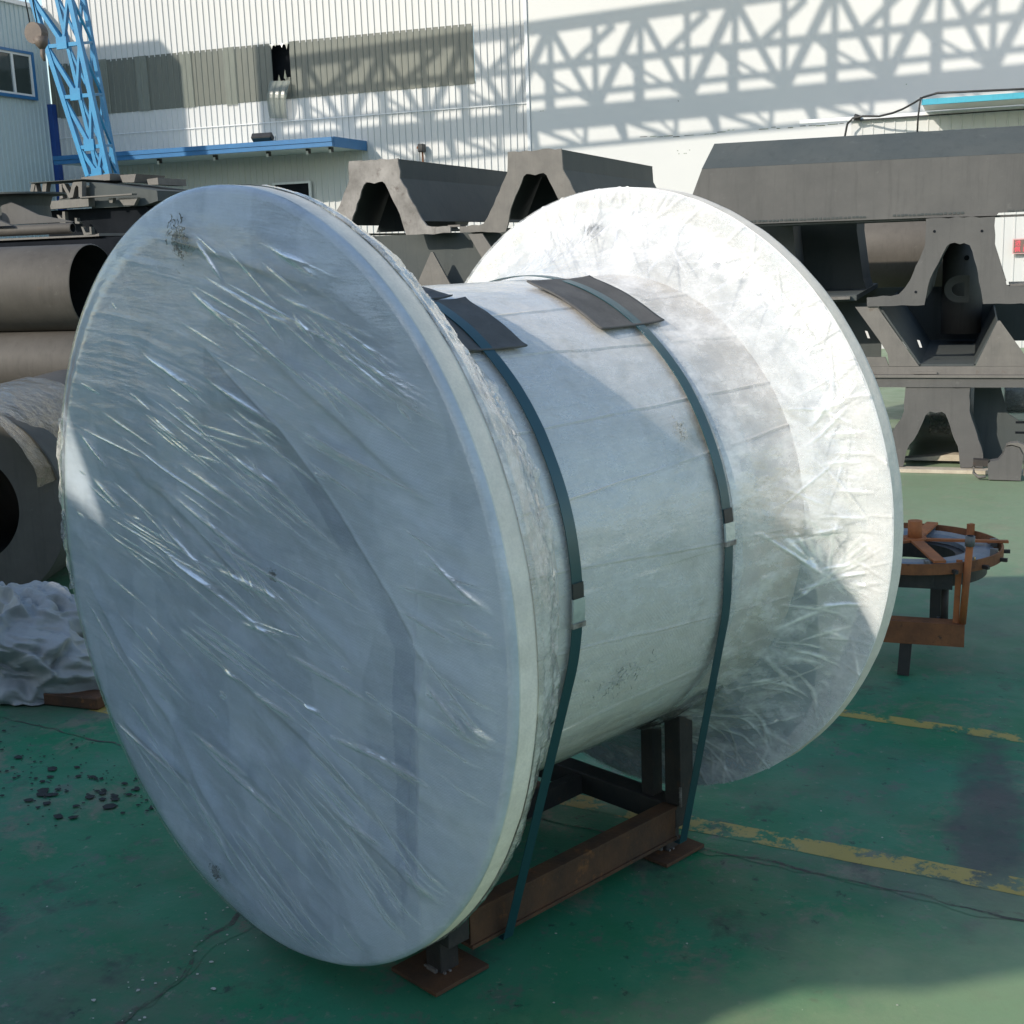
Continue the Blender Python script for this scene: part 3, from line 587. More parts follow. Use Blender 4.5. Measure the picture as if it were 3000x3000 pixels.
# ------------------------------------------------------------------ straps, pads (own local frames = reel frame)
def strap(s0, label, slant=0.0, w=0.034, r=None, bstrip=(-0.76, -0.857)):
    root = thing('steel_strap', label, 'strap', (*UV, 0), -0.4589, 'steel straps tying the reel to its cradle')
    r = r or RD + 0.014
    ub, zb = 0.418, 0.062
    # tangent point from (ub, zb) to the drum circle
    dx, dz = ub, zb - CZ; D = math.hypot(dx, dz); base = math.atan2(dx, dz); half = math.acos(r / D)
    tt = base - half                                     # angle from +z towards +u
    ang = np.linspace(-tt, tt, 180)
    prof = [(-ub + 0.02, zb), (-ub, zb)] + [(r * math.sin(a), CZ + r * math.cos(a)) for a in ang] + [(ub, zb), (ub - 0.02, zb)]
    prof = np.array(prof); nn = len(prof)
    low = np.clip((0.95 - prof[:, 1]) / 0.88, 0, 1) * (prof[:, 0] > 0) * slant
    sway = low + 0.004 * fbm(np.arange(nn) / 18.0, np.zeros(nn), int(s0 * 100))
    rows = []
    for (o, hh) in ((-w / 2, 0), (-w / 2, 0.0022), (w / 2, 0.0022), (w / 2, 0)):
        rad = np.hypot(prof[:, 0], prof[:, 1] - CZ)
        rows.append(np.stack([prof[:, 0] * (1 + hh / rad), s0 + o + sway, CZ + (prof[:, 1] - CZ) * (1 + hh / rad)], -1))
    P = np.stack(rows + [rows[0]]); o = grid_mesh('band', P, 'strap', root, smooth=False)
    # seal (crimped metal clip) and the doubled strap end above it
    def patch(name, mat, z0, z1, ww, th_):
        a0 = math.acos(max(-1, min(1, (z0 - CZ) / r))); a1 = math.acos(max(-1, min(1, (z1 - CZ) / r)))
        aa = np.linspace(a0, a1, 8); rws = []
        for (oo, h) in ((-ww / 2, 0.002), (-ww / 2, th_), (ww / 2, th_), (ww / 2, 0.002)):
            rws.append(np.stack([(r + h) * np.sin(aa), np.full(8, s0 + oo), CZ + (r + h) * np.cos(aa)], -1))
        P = np.stack(rws + [rws[0]]); return grid_mesh(name, P, mat, root, smooth=False)
    zt, zb2 = bstrip
    patch('strap_end', 'black', zt + 1.82, zt + 1.82 - 0.036, w * 1.02, 0.006)
    patch('seal', 'seal', zt + 1.82 - 0.036, zb2 + 1.82, w * 1.15, 0.0075)
    patch('seal_lip', 'weld', zb2 + 1.82 + 0.004, zb2 + 1.82 - 0.008, w * 1.25, 0.010)
    return root
strap(0.449, 'dark blue green strap over the drum beside the near wrapped end', bstrip=(-0.76, -0.857))
strap(1.024, 'dark blue green strap over the drum nearer the far sunlit end', slant=0.150, bstrip=(-0.686, -0.774))
def pad(label, sa, sb, ta, tb, skew=0.0, seed=1, lift=0.012):
    n1, n2 = 40, 24
    v = np.linspace(0, 1, n1)[:, None] * np.ones((1, n2)); w = np.linspace(0, 1, n2)[None, :] * np.ones((n1, 1))
    t = R(ta) + (R(tb) - R(ta)) * v + R(2.0) * (w - .5) * skew; s = sa + (sb - sa) * w + skew * 0.04 * (v - 0.5)
    r0 = RD + 0.0075 + 0.002 * fbm(v * 3, w * 3, seed) + lift * (np.abs(w - .5) * 2) ** 4 * 0.7 + lift * (np.abs(v - 0.5) * 2) ** 8
    top = np.stack([(r0 + 0.005) * np.sin(t), s, CZ + (r0 + 0.005) * np.cos(t)], -1); bot = np.stack([r0 * np.sin(t), s, CZ + r0 * np.cos(t)], -1)
    bm = bmesh.new(); A = [[bm.verts.new(top[i, j]) for j in range(n2)] for i in range(n1)]; B = [[bm.verts.new(bot[i, j]) for j in range(n2)] for i in range(n1)]
    for i in range(n1 - 1):
        for j in range(n2 - 1):
            bm.faces.new([A[i][j], A[i][j + 1], A[i + 1][j + 1], A[i + 1][j]]); bm.faces.new([B[i][j], B[i + 1][j], B[i + 1][j + 1], B[i][j + 1]])
    for i in range(n1 - 1):
        bm.faces.new([A[i][0], A[i + 1][0], B[i + 1][0], B[i][0]]); bm.faces.new([A[i][-1], B[i][-1], B[i + 1][-1], A[i + 1][-1]])
    for j in range(n2 - 1):
        bm.faces.new([A[0][j], B[0][j], B[0][j + 1], A[0][j + 1]]); bm.faces.new([A[-1][j], A[-1][j + 1], B[-1][j + 1], B[-1][j]])
    o = from_bm(bm, 'rubber_pad', 'rubber', smooth=True); o.location = (*UV, 0); o.rotation_euler = (0, 0, -0.4589)
    return tag(o, label, 'rubber pad', 'rubber pads under the straps')
# pads lie on the drum beneath the straps
pad('dark grey rubber pad on the drum under the near strap, in shade', 0.375, 0.565, 19.5, 38.5, 0.3, 1, 0.006)
pad('small dark rubber pad tucked behind the near end on top of the drum', 0.36, 0.53, 6, 18, 0.2, 2, 0.006)
pad('grey brown rubber pad in sun on the drum under the far strap', 0.87, 1.13, 11, 36, -0.3, 3, 0.006)

# ------------------------------------------------------------------ cradle
cr = thing('steel_cradle', 'dark rusty welded steel cradle on plates under the wrapped drum', 'cradle', (*UV, 0), -0.4589)
def channel(name, side, mat):
    x = 0.405 * side; bm = bmesh.new(); y0, y1 = 0.34, 1.165
    add_box(bm, min(x - 0.006 * side, x - 0.012 * side), max(x - 0.006 * side, x - 0.012 * side), y0, y1, 0.078, 0.164)
    for z0, z1 in ((0.068, 0.078), (0.164, 0.174)): add_box(bm, min(x, x - 0.052 * side), max(x, x - 0.052 * side), y0, y1, z0, z1)
    return from_bm(bm, name, mat, cr, bevel=0.001)
channel('side_beam', 1, 'rust_dark'); channel('side_beam', -1, 'rust_dark')
for s0 in (0.30, 1.20):
    bm = bmesh.new(); add_box(bm, -0.40, 0.40, s0 - 0.035, s0 + 0.035, 0.10, 0.17); from_bm(bm, 'cross_beam', 'dark_steel', cr, bevel=0.002)
    for sd in (1, -1):
        bm = bmesh.new(); add_box(bm, sd * 0.385 - 0.03, sd * 0.385 + 0.03, s0 - 0.03, s0 + 0.03, 0.172, 0.455); from_bm(bm, 'post', 'dark_steel', cr, bevel=0.002)
        bm = bmesh.new(); add_box(bm, sd * 0.28 - 0.022, sd * 0.28 + 0.022, s0 - 0.022, s0 + 0.022, 0.171, 0.40); from_bm(bm, 'inner_post', 'dark_steel', cr)
        bm = bmesh.new(); add_box(bm, sd * 0.33 - 0.03, sd * 0.33 + 0.03, s0 - 0.03, s0 + 0.03, 0.013, 0.099); from_bm(bm, 'foot', 'dark_steel', cr, bevel=0.002)
        bm = bmesh.new(); add_box(bm, sd * 0.325 - 0.088, sd * 0.325 + 0.088, s0 - 0.115 + 0.02, s0 + 0.085, 0.001, 0.012); from_bm(bm, 'foot_plate', 'rust_dark', cr, bevel=0.001)
        bm = bmesh.new()
        for i in range(4): add_box(bm, sd * 0.33 + 0.03 * (1 if i % 2 else -1) - 0.005, sd * 0.33 + 0.03 * (1 if i % 2 else -1) + 0.006, s0 - 0.034 + i * 0.009, s0 - 0.028 + i * 0.009, 0.012, 0.016 + 0.002 * (i % 3))
        add_box(bm, sd * 0.33 - 0.02, sd * 0.33 + 0.015, s0 - 0.038, s0 - 0.030, 0.012, 0.021)
        from_bm(bm, 'weld_bead', 'weld', cr)
    # curved saddle under the drum
    aa = np.linspace(R(180 - 46), R(180 + 46), 48); rws = []
    for (o_, h) in ((-0.05, 0.004), (-0.05, 0.014), (0.05, 0.014), (0.05, 0.004)):
        rws.append(np.stack([(RD + h + 0.006) * np.sin(aa), np.full(48, s0 + 0.01 + o_), CZ + (RD + h + 0.006) * np.cos(aa)], -1))
    grid_mesh('saddle', np.stack(rws + [rws[0]]), 'dark_steel', cr, smooth=False)
bm = bmesh.new()
for i in range(9): add_box(bm, 0.414, 0.420, 1.163 + 0.001 * (i % 2), 1.170, 0.175 + i * 0.007, 0.180 + i * 0.007)
from_bm(bm, 'weld_bead', 'weld', cr)
bm = bmesh.new(); add_box(bm, -0.02, 0.02, 0.335, 1.165, 0.10, 0.16); from_bm(bm, 'middle_beam', 'dark_steel', cr)

# ------------------------------------------------------------------ rear workshop
WY = 22.0
def rib_sheet_x(nr, pitch=0.125, z0=0.0, z1=1.0, rib=0.022, y=0.0):
    """ribbed sheet along x, ribs stand towards -y"""
    xs, ys = [], []
    for i in range(nr):
        b = i * pitch
        for dx, dy in ((0.0, 0), (pitch - 0.034, 0), (pitch - 0.024, -rib), (pitch - 0.010, -rib), (pitch - 0.0001, 0)):
            xs.append(b + dx); ys.append(y + dy)
    xs = np.array(xs); ys = np.array(ys)
    P = np.stack([np.stack([xs, ys, np.full(len(xs), z0)], -1), np.stack([xs, ys, np.full(len(xs), z1)], -1)])
    n_ = len(xs); q = [(i, i + 1, n_ + i + 1, n_ + i) for i in range(n_ - 1)]
    me = bpy.data.meshes.new('cladding_panel'); me.from_pydata([tuple(p) for p in P.reshape(-1, 3)], [], q); me.polygons.foreach_set('use_smooth', [False] * len(me.polygons)); me.update(); return me
def panels(root, name, mesh, mat, xs, y, rot=0.0, along_y=False):
    mesh.materials.append(M[mat])
    for x in xs:
        o = bpy.data.objects.new(name, mesh); COL.objects.link(o); o.parent = root
        o.location = (y, x, 0) if along_y else (x, y, 0); o.rotation_euler = (0, 0, rot)
shop = thing('workshop_building', 'white ribbed metal workshop wall with a dirty torn skylight band and blue canopy', 'building', (0, 0, 0))
x0 = -17.39
cols = [x0 + 1.0 * i for i in range(10)]
panels(shop, 'cladding_panel', rib_sheet_x(8, z0=0.0, z1=4.64), 'cladding', cols, WY)
panels(shop, 'cladding_panel', rib_sheet_x(8, z0=5.56, z1=9.0), 'cladding', cols, WY - 0.006)
panels(shop, 'cladding_panel', rib_sheet_x(8, z0=4.64, z1=5.56), 'cladding', [-8.39], WY)
sk = rib_sheet_x(2, z0=4.60, z1=5.60, rib=0.012)
panels(shop, 'skylight_panel', sk, 'skylight', [x0 + 0.25 * i for i in range(36) if i not in (20, 21)], WY - 0.012)
me = rib_sheet_x(2, z0=4.60, z1=4.93, rib=0.024); panels(shop, 'skylight_panel', me, 'skylight', [x0 + 5.0], WY - 0.012)
me = rib_sheet_x(1, z0=4.60, z1=4.98, rib=0.024); panels(shop, 'skylight_panel', me, 'skylight', [x0 + 5.25], WY - 0.012)
me = rib_sheet_x(1, z0=4.60, z1=5.60, rib=0.024); panels(shop, 'skylight_panel', me, 'skylight', [x0 + 5.375], WY - 0.012)
# older patch sheets lapped over the band, with uneven ends
for i in range(22):
    a = x0 + 0.2 + i * 0.235 + random.uniform(-0.05, 0.05)
    if -12.45 < a + .1 < -11.95: continue
    zt = 5.60 + random.uniform(0.0, 0.02); zb = 4.60 - random.uniform(0.0, 0.03)
    if i % 4: continue
    me = rib_sheet_x(2, z0=zb, z1=zt, rib=0.010); panels(shop, 'skylight_panel', me, 'torn', [a], WY - 0.027 - 0.002 * (i % 3))
box('dark_interior', 'void', -13.2, -11.2, WY + 0.25, WY + 0.27, 4.3, 5.9, shop)
# jagged ends round the hole
bm = bmesh.new()
for i, (a, z, l) in enumerate(((-12.36, 5.58, -.10), (-12.28, 5.58, -.05), (-12.15, 5.58, -.08), (-12.05, 5.58, -.12), (-12.25, 4.92, .12), (-12.12, 4.96, .16))):
    v_ = [bm.verts.new((a - 0.03, WY - 0.045, z)), bm.verts.new((a + 0.035, WY - 0.045, z)), bm.verts.new((a + 0.01, WY - 0.06, z + l))]; bm.faces.new(v_)
from_bm(bm, 'torn_edge', 'torn', shop)
# sheet that has come loose and hangs below the hole
n1, n2 = 12, 14
v = np.linspace(0, 1, n1)[:, None] * np.ones((1, n2)); w = np.linspace(0, 1, n2)[None, :] * np.ones((n1, 1))
P = np.stack([-12.40 + 0.36 * w - 0.06 * v + 0.05 * w * (1 - v), WY - 0.10 - 0.10 * np.sin(v * 3.1) - 0.02 * ((np.arange(n2) % 4) < 1)[None, :], 4.93 - 0.66 * v - 0.03 * w], -1)
grid_mesh('loose_sheet', P, 'torn', shop, smooth=False)
# white flashing over the corner where the ribbed wall meets the smooth one
box('corner_flashing', 'upvc', -7.44, -7.386, WY - 0.055, WY - 0.027, 0, 9, shop)
box('cap_trim', 'upvc', -17.3, -7.45, WY - 0.036, WY - 0.0285, 4.20, 4.215, shop)
# canopy with blue fascia
can = 'blue_canopy'
root = thing('entrance_canopy', 'long blue edged canopy on the ribbed wall over a dark window', 'canopy', (0, 0, 0))
prism('roof_slab', 'cladding_grey', [(-16.4, 3.60), (-10.58, 3.60), (-10.58, 3.70), (-16.4, 3.70)], 20.68, 21.97, root)
box('fascia', 'blue', -16.4, -10.55, 20.60, 20.675, 3.59, 3.665, root); box('fascia', 'blue', -16.4, -10.55, 20.585, 20.675, 3.668, 3.745, root)
box('end_cap', 'blue', -10.575, -10.545, 20.68, 21.97, 3.585, 3.755, root)
for a in (-15.6, -14.3, -13.1, -12.0, -11.2, -10.75):
    r_ = box('downlight', 'black', a - 0.03, a + 0.03, 20.9, 20.98, 3.52, 3.599, root); box('lens', 'upvc', a - 0.02, a + 0.02, 20.885, 20.899, 3.50, 3.56, r_)
# wall under canopy: window, its dark opening
wnd = thing('dark_window', 'dark window opening in the ribbed wall under the blue canopy', 'window', (0, 0, 0))
box('opening', 'void', -12.48, -11.76, 21.93, 21.96, 2.2, 3.07, wnd)
for (a, b_, c_, e_) in ((-12.52, -12.48, 2.16, 3.11), (-11.76, -11.72, 2.16, 3.11), (-12.48, -11.76, 3.07, 3.11), (-12.48, -11.76, 2.16, 2.2)): box('frame', 'upvc', a, b_, 21.90, 21.95, c_, e_, wnd)
# floodlight on the canopy
fl = thing('floodlight', 'small black floodlight lying on the blue canopy', 'floodlight', (-11.95, 20.75, 3.76), 0.1)
bm = bmesh.new(); add_box(bm, -0.19, 0.19, -0.06, 0.05, 0.03, 0.17); o = from_bm(bm, 'housing', 'black', fl, bevel=0.01); o.rotation_euler = (0.9, 0, 0)
bm = bmesh.new(); add_box(bm, -0.17, 0.17, -0.068, -0.061, 0.045, 0.155); o = from_bm(bm, 'glass_front', 'glass', fl); o.rotation_euler = (0.9, 0, 0)
bm = bmesh.new(); add_bar(bm, (-0.21, 0, 0.0), (-0.21, 0, 0.1), 0.015); add_bar(bm, (0.21, 0, 0), (0.21, 0, 0.1), 0.015); add_bar(bm, (-0.21, 0, 0.0), (0.21, 0, 0.0), 0.015); from_bm(bm, 'bracket', 'seal', fl)
cm = thing('wall_fitting', 'small black bracket fixed to the ribbed wall above the left steel trough', 'wall fitting', (-9.42, 21.9, 3.55))
bm = bmesh.new(); add_box(bm, -0.05, 0.05, -0.1, 0.05, -0.06, 0.08); from_bm(bm, 'body', 'black', cm, bevel=0.01)
bm = bmesh.new(); add_bar(bm, (0, 0, -0.35), (0, 0, -0.06), 0.025); add_bar(bm, (-0.11, 0.02, 0.03), (-0.03, 0.02, 0.0), 0.04); from_bm(bm, 'stem', 'rust', cm)
# smooth white wall to the right
hw = thing('white_hall', 'large smooth white painted hall wall catching the truss shadow', 'building', (0, 0, 0))
prism('wall', 'white_wall', [(-7.385, 0), (16, 0), (16, 9.5), (-7.385, 9.5)], WY - 0.02, WY + 0.3, hw)
bm = bmesh.new(); rr = random.Random(5); a = -5.6
while a < -1.2:
    L = rr.uniform(0.03, 0.16); z = 3.50 + 0.012 * math.sin(a * 3) + 0.01 * a + rr.uniform(-0.015, 0.015) + 0.05
    if rr.random() < 0.75: add_box(bm, a, a + L, WY - 0.0245, WY - 0.0205, z, z + rr.uniform(0.004, 0.012))
    a += L + rr.uniform(0.0, 0.05)
for i in range(14):
    a = rr.choice((-4.9, -4.7, -1.2, -7.1)) + rr.uniform(-.15, .15); z = rr.choice((3.2, 3.25, 4.05)); add_box(bm, a, a + 0.015, WY - 0.0245, WY - 0.0205, z, z + 0.012)
from_bm(bm, 'paint_crack', 'crack', hw)
# small annex at the right: ribbed white wall, gutter rail, cyan canopy, safety sign
an = thing('site_annex', 'white ribbed annex with a cyan edged canopy behind the right steel stack', 'building', (0, 0, 0))
me = rib_sheet_x(6, pitch=0.16, z0=0.0, z1=3.52, rib=0.014); panels(an, 'cladding_panel', me, 'cladding', [-1.86 + 0.96 * i for i in range(6)], 21.0)
box('side_wall', 'cladding', -1.88, -1.861, 21.02, 21.97, 0, 3.52, an)
box('gutter_rail', 'upvc', -2.65, 4.0, 20.93, 20.975, 3.478, 3.535, an, 0.004); box('gutter_lip', 'black', -1.8, 4.0, 20.92, 20.929, 3.468, 3.486, an)
prism('canopy_edge', 'cyan', [(-0.82, 3.552), (4.0, 3.552), (4.0, 3.632), (-0.82, 3.632)], 19.98, 20.04, an)
bm = bmesh.new()
v_ = [bm.verts.new(p) for p in ((-0.80, 20.045, 3.55), (4.0, 20.045, 3.55), (4.0, 20.915, 3.545), (-0.80, 20.915, 3.545), (-0.80, 20.045, 3.62), (4.0, 20.045, 3.62), (4.0, 20.915, 3.62), (-0.80, 20.915, 3.62))]
for f in ((0, 1, 2, 3), (4, 7, 6, 5), (0, 4, 5, 1), (0, 3, 7, 4), (3, 2, 6, 7), (1, 5, 6, 2)): bm.faces.new([v_[i] for i in f])
from_bm(bm, 'canopy_soffit', 'cladding', an)
cb = tube('power_cable', 'black', [(-1.95, 20.8, 2.9), (-1.96, 20.8, 3.2), (-1.92, 20.8, 3.42), (-1.84, 20.8, 3.50), (-1.7, 20.8, 3.52), (-1.45, 20.7, 3.495), (-1.25, 20.6, 3.52), (-1.1, 20.5, 3.56), (-0.95, 20.3, 3.61), (-0.80, 20.1, 3.67), (-0.6, 19.95, 3.70), (0.0, 19.95, 3.685), (0.6, 19.95, 3.67), (3, 19.95, 3.68)], 0.016, 8)
tag(cb, 'black cable looping along the white wall onto the cyan canopy', 'cable')
cb = tube('down_cable', 'black', [(-0.83, 19.95, 3.66), (-0.86, 20.0, 3.4), (-0.88, 20.1, 2.8)], 0.013, 8); tag(cb, 'black cable hanging straight down from the corner of the cyan canopy', 'cable')
cb = tube('junction_box', 'black', [(-1.82, 20.85, 3.52), (-1.74, 20.88, 3.50)], [0.05, 0.04], 8); tag(cb, 'small dark cable bundle on the gutter rail end', 'junction box')
# sign (white rim, dark field, red characters) partly beyond the frame
sg = thing('safety_sign', 'red and dark grey safety sign with Chinese characters on the ribbed annex wall', 'sign', (0, 0, 0))
mr = NT('sign_red'); mr.set(color=(0.75, 0.10, 0.13), rough=0.5); M['sign_red'] = mr.m
mf = NT('sign_field'); mf.set(color=(0.16, 0.11, 0.09), rough=0.5); M['sign_field'] = mf.m
mk = NT('sign_rim'); mk.set(color=(0.62, 0.36, 0.36), rough=0.5); M['sign_rim'] = mk.m
box('rim', 'sign_rim', 0.50, 1.02, 20.90, 20.925, 1.405, 1.628, sg); box('field', 'sign_field', 0.516, 1.004, 20.892, 20.899, 1.42, 1.613, sg)
for row, txt in enumerate(("进入现场", "佩戴胸牌")):
    for j, chh in enumerate(txt):
        cu = bpy.data.curves.new('character', 'FONT'); cu.body = chh; cu.size = 0.088; cu.extrude = 0.001; cu.offset = 0.0016; cu.align_x = 'CENTER'
        tmp = bpy.data.objects.new('tmp', cu); COL.objects.link(tmp); bpy.context.view_layer.update(); me = bpy.data.meshes.new_from_object(tmp.evaluated_get(bpy.context.evaluated_depsgraph_get())); bpy.data.objects.remove(tmp); me.materials.clear(); o = link('character', me, 'sign_red', sg)
        o.rotation_euler = (R(90), 0, 0); o.location = (0.573 + 0.118 * j - 0.004 * row, 20.889, 1.532 - 0.092 * row)

# ------------------------------------------------------------------ left wing with window
wing = thing('left_wing', 'pale blue ribbed building wing with a blue corner post at the left edge', 'building', (0, 0, 0))
WX = -17.40
me = rib_sheet_x(8, z0=0.0, z1=6.62, rib=0.018)
me.materials.append(M['cladding_grey'])
for i in range(13):
    o = bpy.data.objects.new('cladding_panel', me); COL.objects.link(o); o.parent = wing; o.location = (WX, WY - 1.05 - i * 1.0, 0); o.rotation_euler = (0, 0, R(90))
box('roof_cap', 'upvc', WX - 0.2, WX + 0.06, 9.0, WY - 0.05, 6.62, 6.70, wing); box('roof', 'cladding_grey', -24, WX - 0.2, 9.0, WY - 0.05, 6.60, 6.66, wing)
box('corner_post', 'navy', WX - 0.03, WX + 0.12, WY - 0.17, WY - 0.04, 0, 4.85, wing)
wd = thing('blue_framed_window', 'white sliding window with a blue surround in the left wing wall', 'window', (WX + 0.025, 0, 0))
b0, b1, z0, z1 = 20.30, 21.50, 4.89, 5.78
for (ya, yb, za, zb) in ((b0, b1, z1 - 0.05, z1), (b0, b1, z0, z0 + 0.06), (b1 - 0.06, b1, z0 + 0.06, z1 - 0.05), (b0, b0 + 0.05, z0 + 0.06, z1 - 0.05)): box('surround', 'blue', 0.0, 0.06, ya, yb, za, zb, wd)
box('pane', 'glass', 0.005, 0.012, b0 + 0.05, b1 - 0.06, z0 + 0.06, z1 - 0.05, wd)
for ya, yb in ((b1 - 0.11, b1 - 0.06), (20.87, 20.93), (b0 + 0.05, b0 + 0.09)): box('sash', 'upvc', 0.013, 0.04, ya, yb, z0 + 0.06, z1 - 0.05, wd)
for za, zb in ((z0 + 0.06, z0 + 0.10), (z1 - 0.09, z1 - 0.05)): box('sash', 'upvc', 0.0135, 0.038, b0 + 0.09, b1 - 0.11, za, zb, wd)

# ------------------------------------------------------------------ crane boom (lattice) and its hook block
bo = thing('crane_boom', 'sky blue lattice crane boom leaning in front of the workshop wall', 'crane boom', (0, 0, 0))
def SB(a, z, y): return Vector((a * y / 15, y, 1.82 + (z - 1.82) * y / 15))
c0 = [((-12.02, 5.30), (-11.389, 2.93), 13.8), ((-11.41, 5.30), (-11.06, 2.93), 13.8), ((-11.62, 5.30), (-11.22, 2.93), 14.3), ((-11.20, 5.30), (-10.93, 2.93), 14.3)]
def chord(i, t): (a0, z0_), (a1, z1_), y = c0[i]; return SB(a0 + (a1 - a0) * t, z0_ + (z1_ - z0_) * t, y)
TL = -0.45
for i in range(4): bar('chord', 'crane', chord(i, TL), chord(i, 1.0), 0.062 if i < 2 else 0.05, None, bo)
lv = [-0.28, 0.0, 0.28, 0.56, 0.84, 1.0]
for li, t in enumerate(lv):
    for i, j in ((0, 1), (1, 3), (3, 2), (2, 0)): bar('strut', 'crane', chord(i, t), chord(j, t), 0.045 if (i, j) == (0, 1) else 0.03, None, bo)
for a_, b_ in zip(lv, lv[1:]):
    mid = (a_ + b_) / 2 + 0.02
    mp = (chord(0, mid) + chord(1, mid)) / 2 + Vector((0.0, 0, 0))
    pl = (chord(0, b_) + chord(1, b_)) / 2
    bar('diagonal', 'crane', chord(0, a_), pl, 0.035, 0.05, bo); bar('diagonal', 'crane', chord(1, a_), pl, 0.035, 0.05, bo)
    pb = (chord(2, b_) + chord(3, b_)) / 2
    bar('diagonal', 'crane', chord(2, a_), pb, 0.03, None, bo); bar('diagonal', 'crane', chord(3, a_), pb, 0.03, None, bo)
    bar('diagonal', 'crane', chord(1, a_), chord(3, b_), 0.028, None, bo); bar('diagonal', 'crane', chord(0, a_), chord(2, b_), 0.028, None, bo)
    o = box('gusset', 'crane', -0.075, 0.075, -0.015, 0.015, -0.07, 0.07, bo); o.location = pl + Vector((0, -0.03, 0.02))
hk = thing('hook_block', 'round brown hook block hanging beside the blue boom', 'hook block', (-10.4, 13.0, 4.42))
bm = bmesh.new(); add_tube(bm, [(0, -0.06, 0), (0, 0.06, 0)], 0.12, 20); from_bm(bm, 'sheave_case', 'hook', hk)
tube('swivel', 'hook', [(0.05, 0, -0.05), (0.06, 0, -0.13), (0.065, 0, -0.18)], [0.09, 0.07, 0.03], 12, hk)
tube('hook', 'hook', [(0.065, 0, -0.17), (0.055, 0, -0.25), (0.075, 0, -0.31)], [0.03, 0.026, 0.014], 10, hk)
tube('hoist_rope', 'black', [(-0.07, 0, 0.08), (-0.35, 0, 2.6)], 0.008, 6, hk); tube('hoist_rope', 'black', [(0.03, 0, 0.08), (-0.25, 0, 2.6)], 0.008, 6, hk)

# ------------------------------------------------------------------ pressed steel troughs, left rear
def rough(poly, amp=0.005, step=0.06, seed=1):
    r_ = random.Random(seed); out = []
    for (x0_, z0_), (x1_, z1_) in zip(poly, poly[1:] + poly[:1]):
        L = math.hypot(x1_ - x0_, z1_ - z0_); n_ = max(1, int(L / step)); dx, dz = (z1_ - z0_) / max(L, 1e-6), -(x1_ - x0_) / max(L, 1e-6)
        for i_ in range(n_):
            t_ = i_ / n_; o_ = r_.gauss(0, amp) if i_ else 0; out.append((x0_ + (x1_ - x0_) * t_ + dx * o_, z0_ + (z1_ - z0_) * t_ + dz * o_))
    return out
def hat(root_name, label, cx, zt, y0, y1, k_=1.0, group=None, base=None, open_end=True):
    root = thing(root_name, label, 'steel trough', (cx, y0, 0), 0, group)
    o_ = [(0.325, 0), (0.338, -0.23), (0.60, -0.72), (0.66, -0.80), (0.72, -0.815), (0.965, -0.82)]
    i_ = [(0.965, -0.895), (0.385, -0.90), (0.315, -0.65), (0.14, -0.285), (0.105, -0.258), (0.06, -0.262), (0.0, -0.278)]
    right = o_ + i_; poly = [(x * k_, zt + z * k_) for x, z in right] + [(-x * k_, zt + z * k_) for x, z in right[::-1][1:]]
    prism('end_plate', 'plate_scuffed' if cx < -6 else 'plate_edge', rough(poly, 0.006, 0.07, int(-cx * 10)), 0.0, 0.035, root)
    def shell(nm, pts, th, ya, yb):
        for i, (p, q) in enumerate(zip(pts, pts[1:])):
            P0 = [(p[0] * k_, zt + p[1] * k_), (q[0] * k_, zt + q[1] * k_)]
            dx, dz = P0[1][0] - P0[0][0], P0[1][1] - P0[0][1]; L = math.hypot(dx, dz); nx, nz = -dz / L * th, dx / L * th
            sg_ = 1 if (P0[0][0] * nx + (P0[0][1] - (zt - 0.5 * k_)) * nz) < 0 else -1
            poly = [P0[0], P0[1], (P0[1][0] + nx * sg_, P0[1][1] + nz * sg_), (P0[0][0] + nx * sg_, P0[0][1] + nz * sg_)]
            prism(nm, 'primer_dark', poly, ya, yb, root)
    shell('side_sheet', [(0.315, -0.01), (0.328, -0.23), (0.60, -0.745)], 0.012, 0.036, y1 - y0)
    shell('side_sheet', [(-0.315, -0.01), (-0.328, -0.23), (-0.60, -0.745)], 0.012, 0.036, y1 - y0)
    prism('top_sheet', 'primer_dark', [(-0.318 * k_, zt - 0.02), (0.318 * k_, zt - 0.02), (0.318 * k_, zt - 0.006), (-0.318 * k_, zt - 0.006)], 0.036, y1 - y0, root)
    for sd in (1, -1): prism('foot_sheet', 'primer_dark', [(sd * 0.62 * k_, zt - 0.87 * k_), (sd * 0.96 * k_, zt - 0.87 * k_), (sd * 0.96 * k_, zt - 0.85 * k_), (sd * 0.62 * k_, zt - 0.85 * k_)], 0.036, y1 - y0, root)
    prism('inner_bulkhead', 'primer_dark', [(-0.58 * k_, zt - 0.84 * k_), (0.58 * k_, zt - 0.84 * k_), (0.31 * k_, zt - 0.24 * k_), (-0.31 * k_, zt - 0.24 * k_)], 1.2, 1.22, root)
    return root
hat('steel_trough', 'left of two upturned steel troughs on the rear stack, its end plate scuffed pale', -6.89, 2.875, 14.5, 19.0, group='upturned steel troughs on the left stack')
hat('steel_trough', 'right of two upturned steel troughs on the rear stack, partly behind the far reel end', -4.84, 2.868, 14.5, 19.0, group='upturned steel troughs on the left stack')
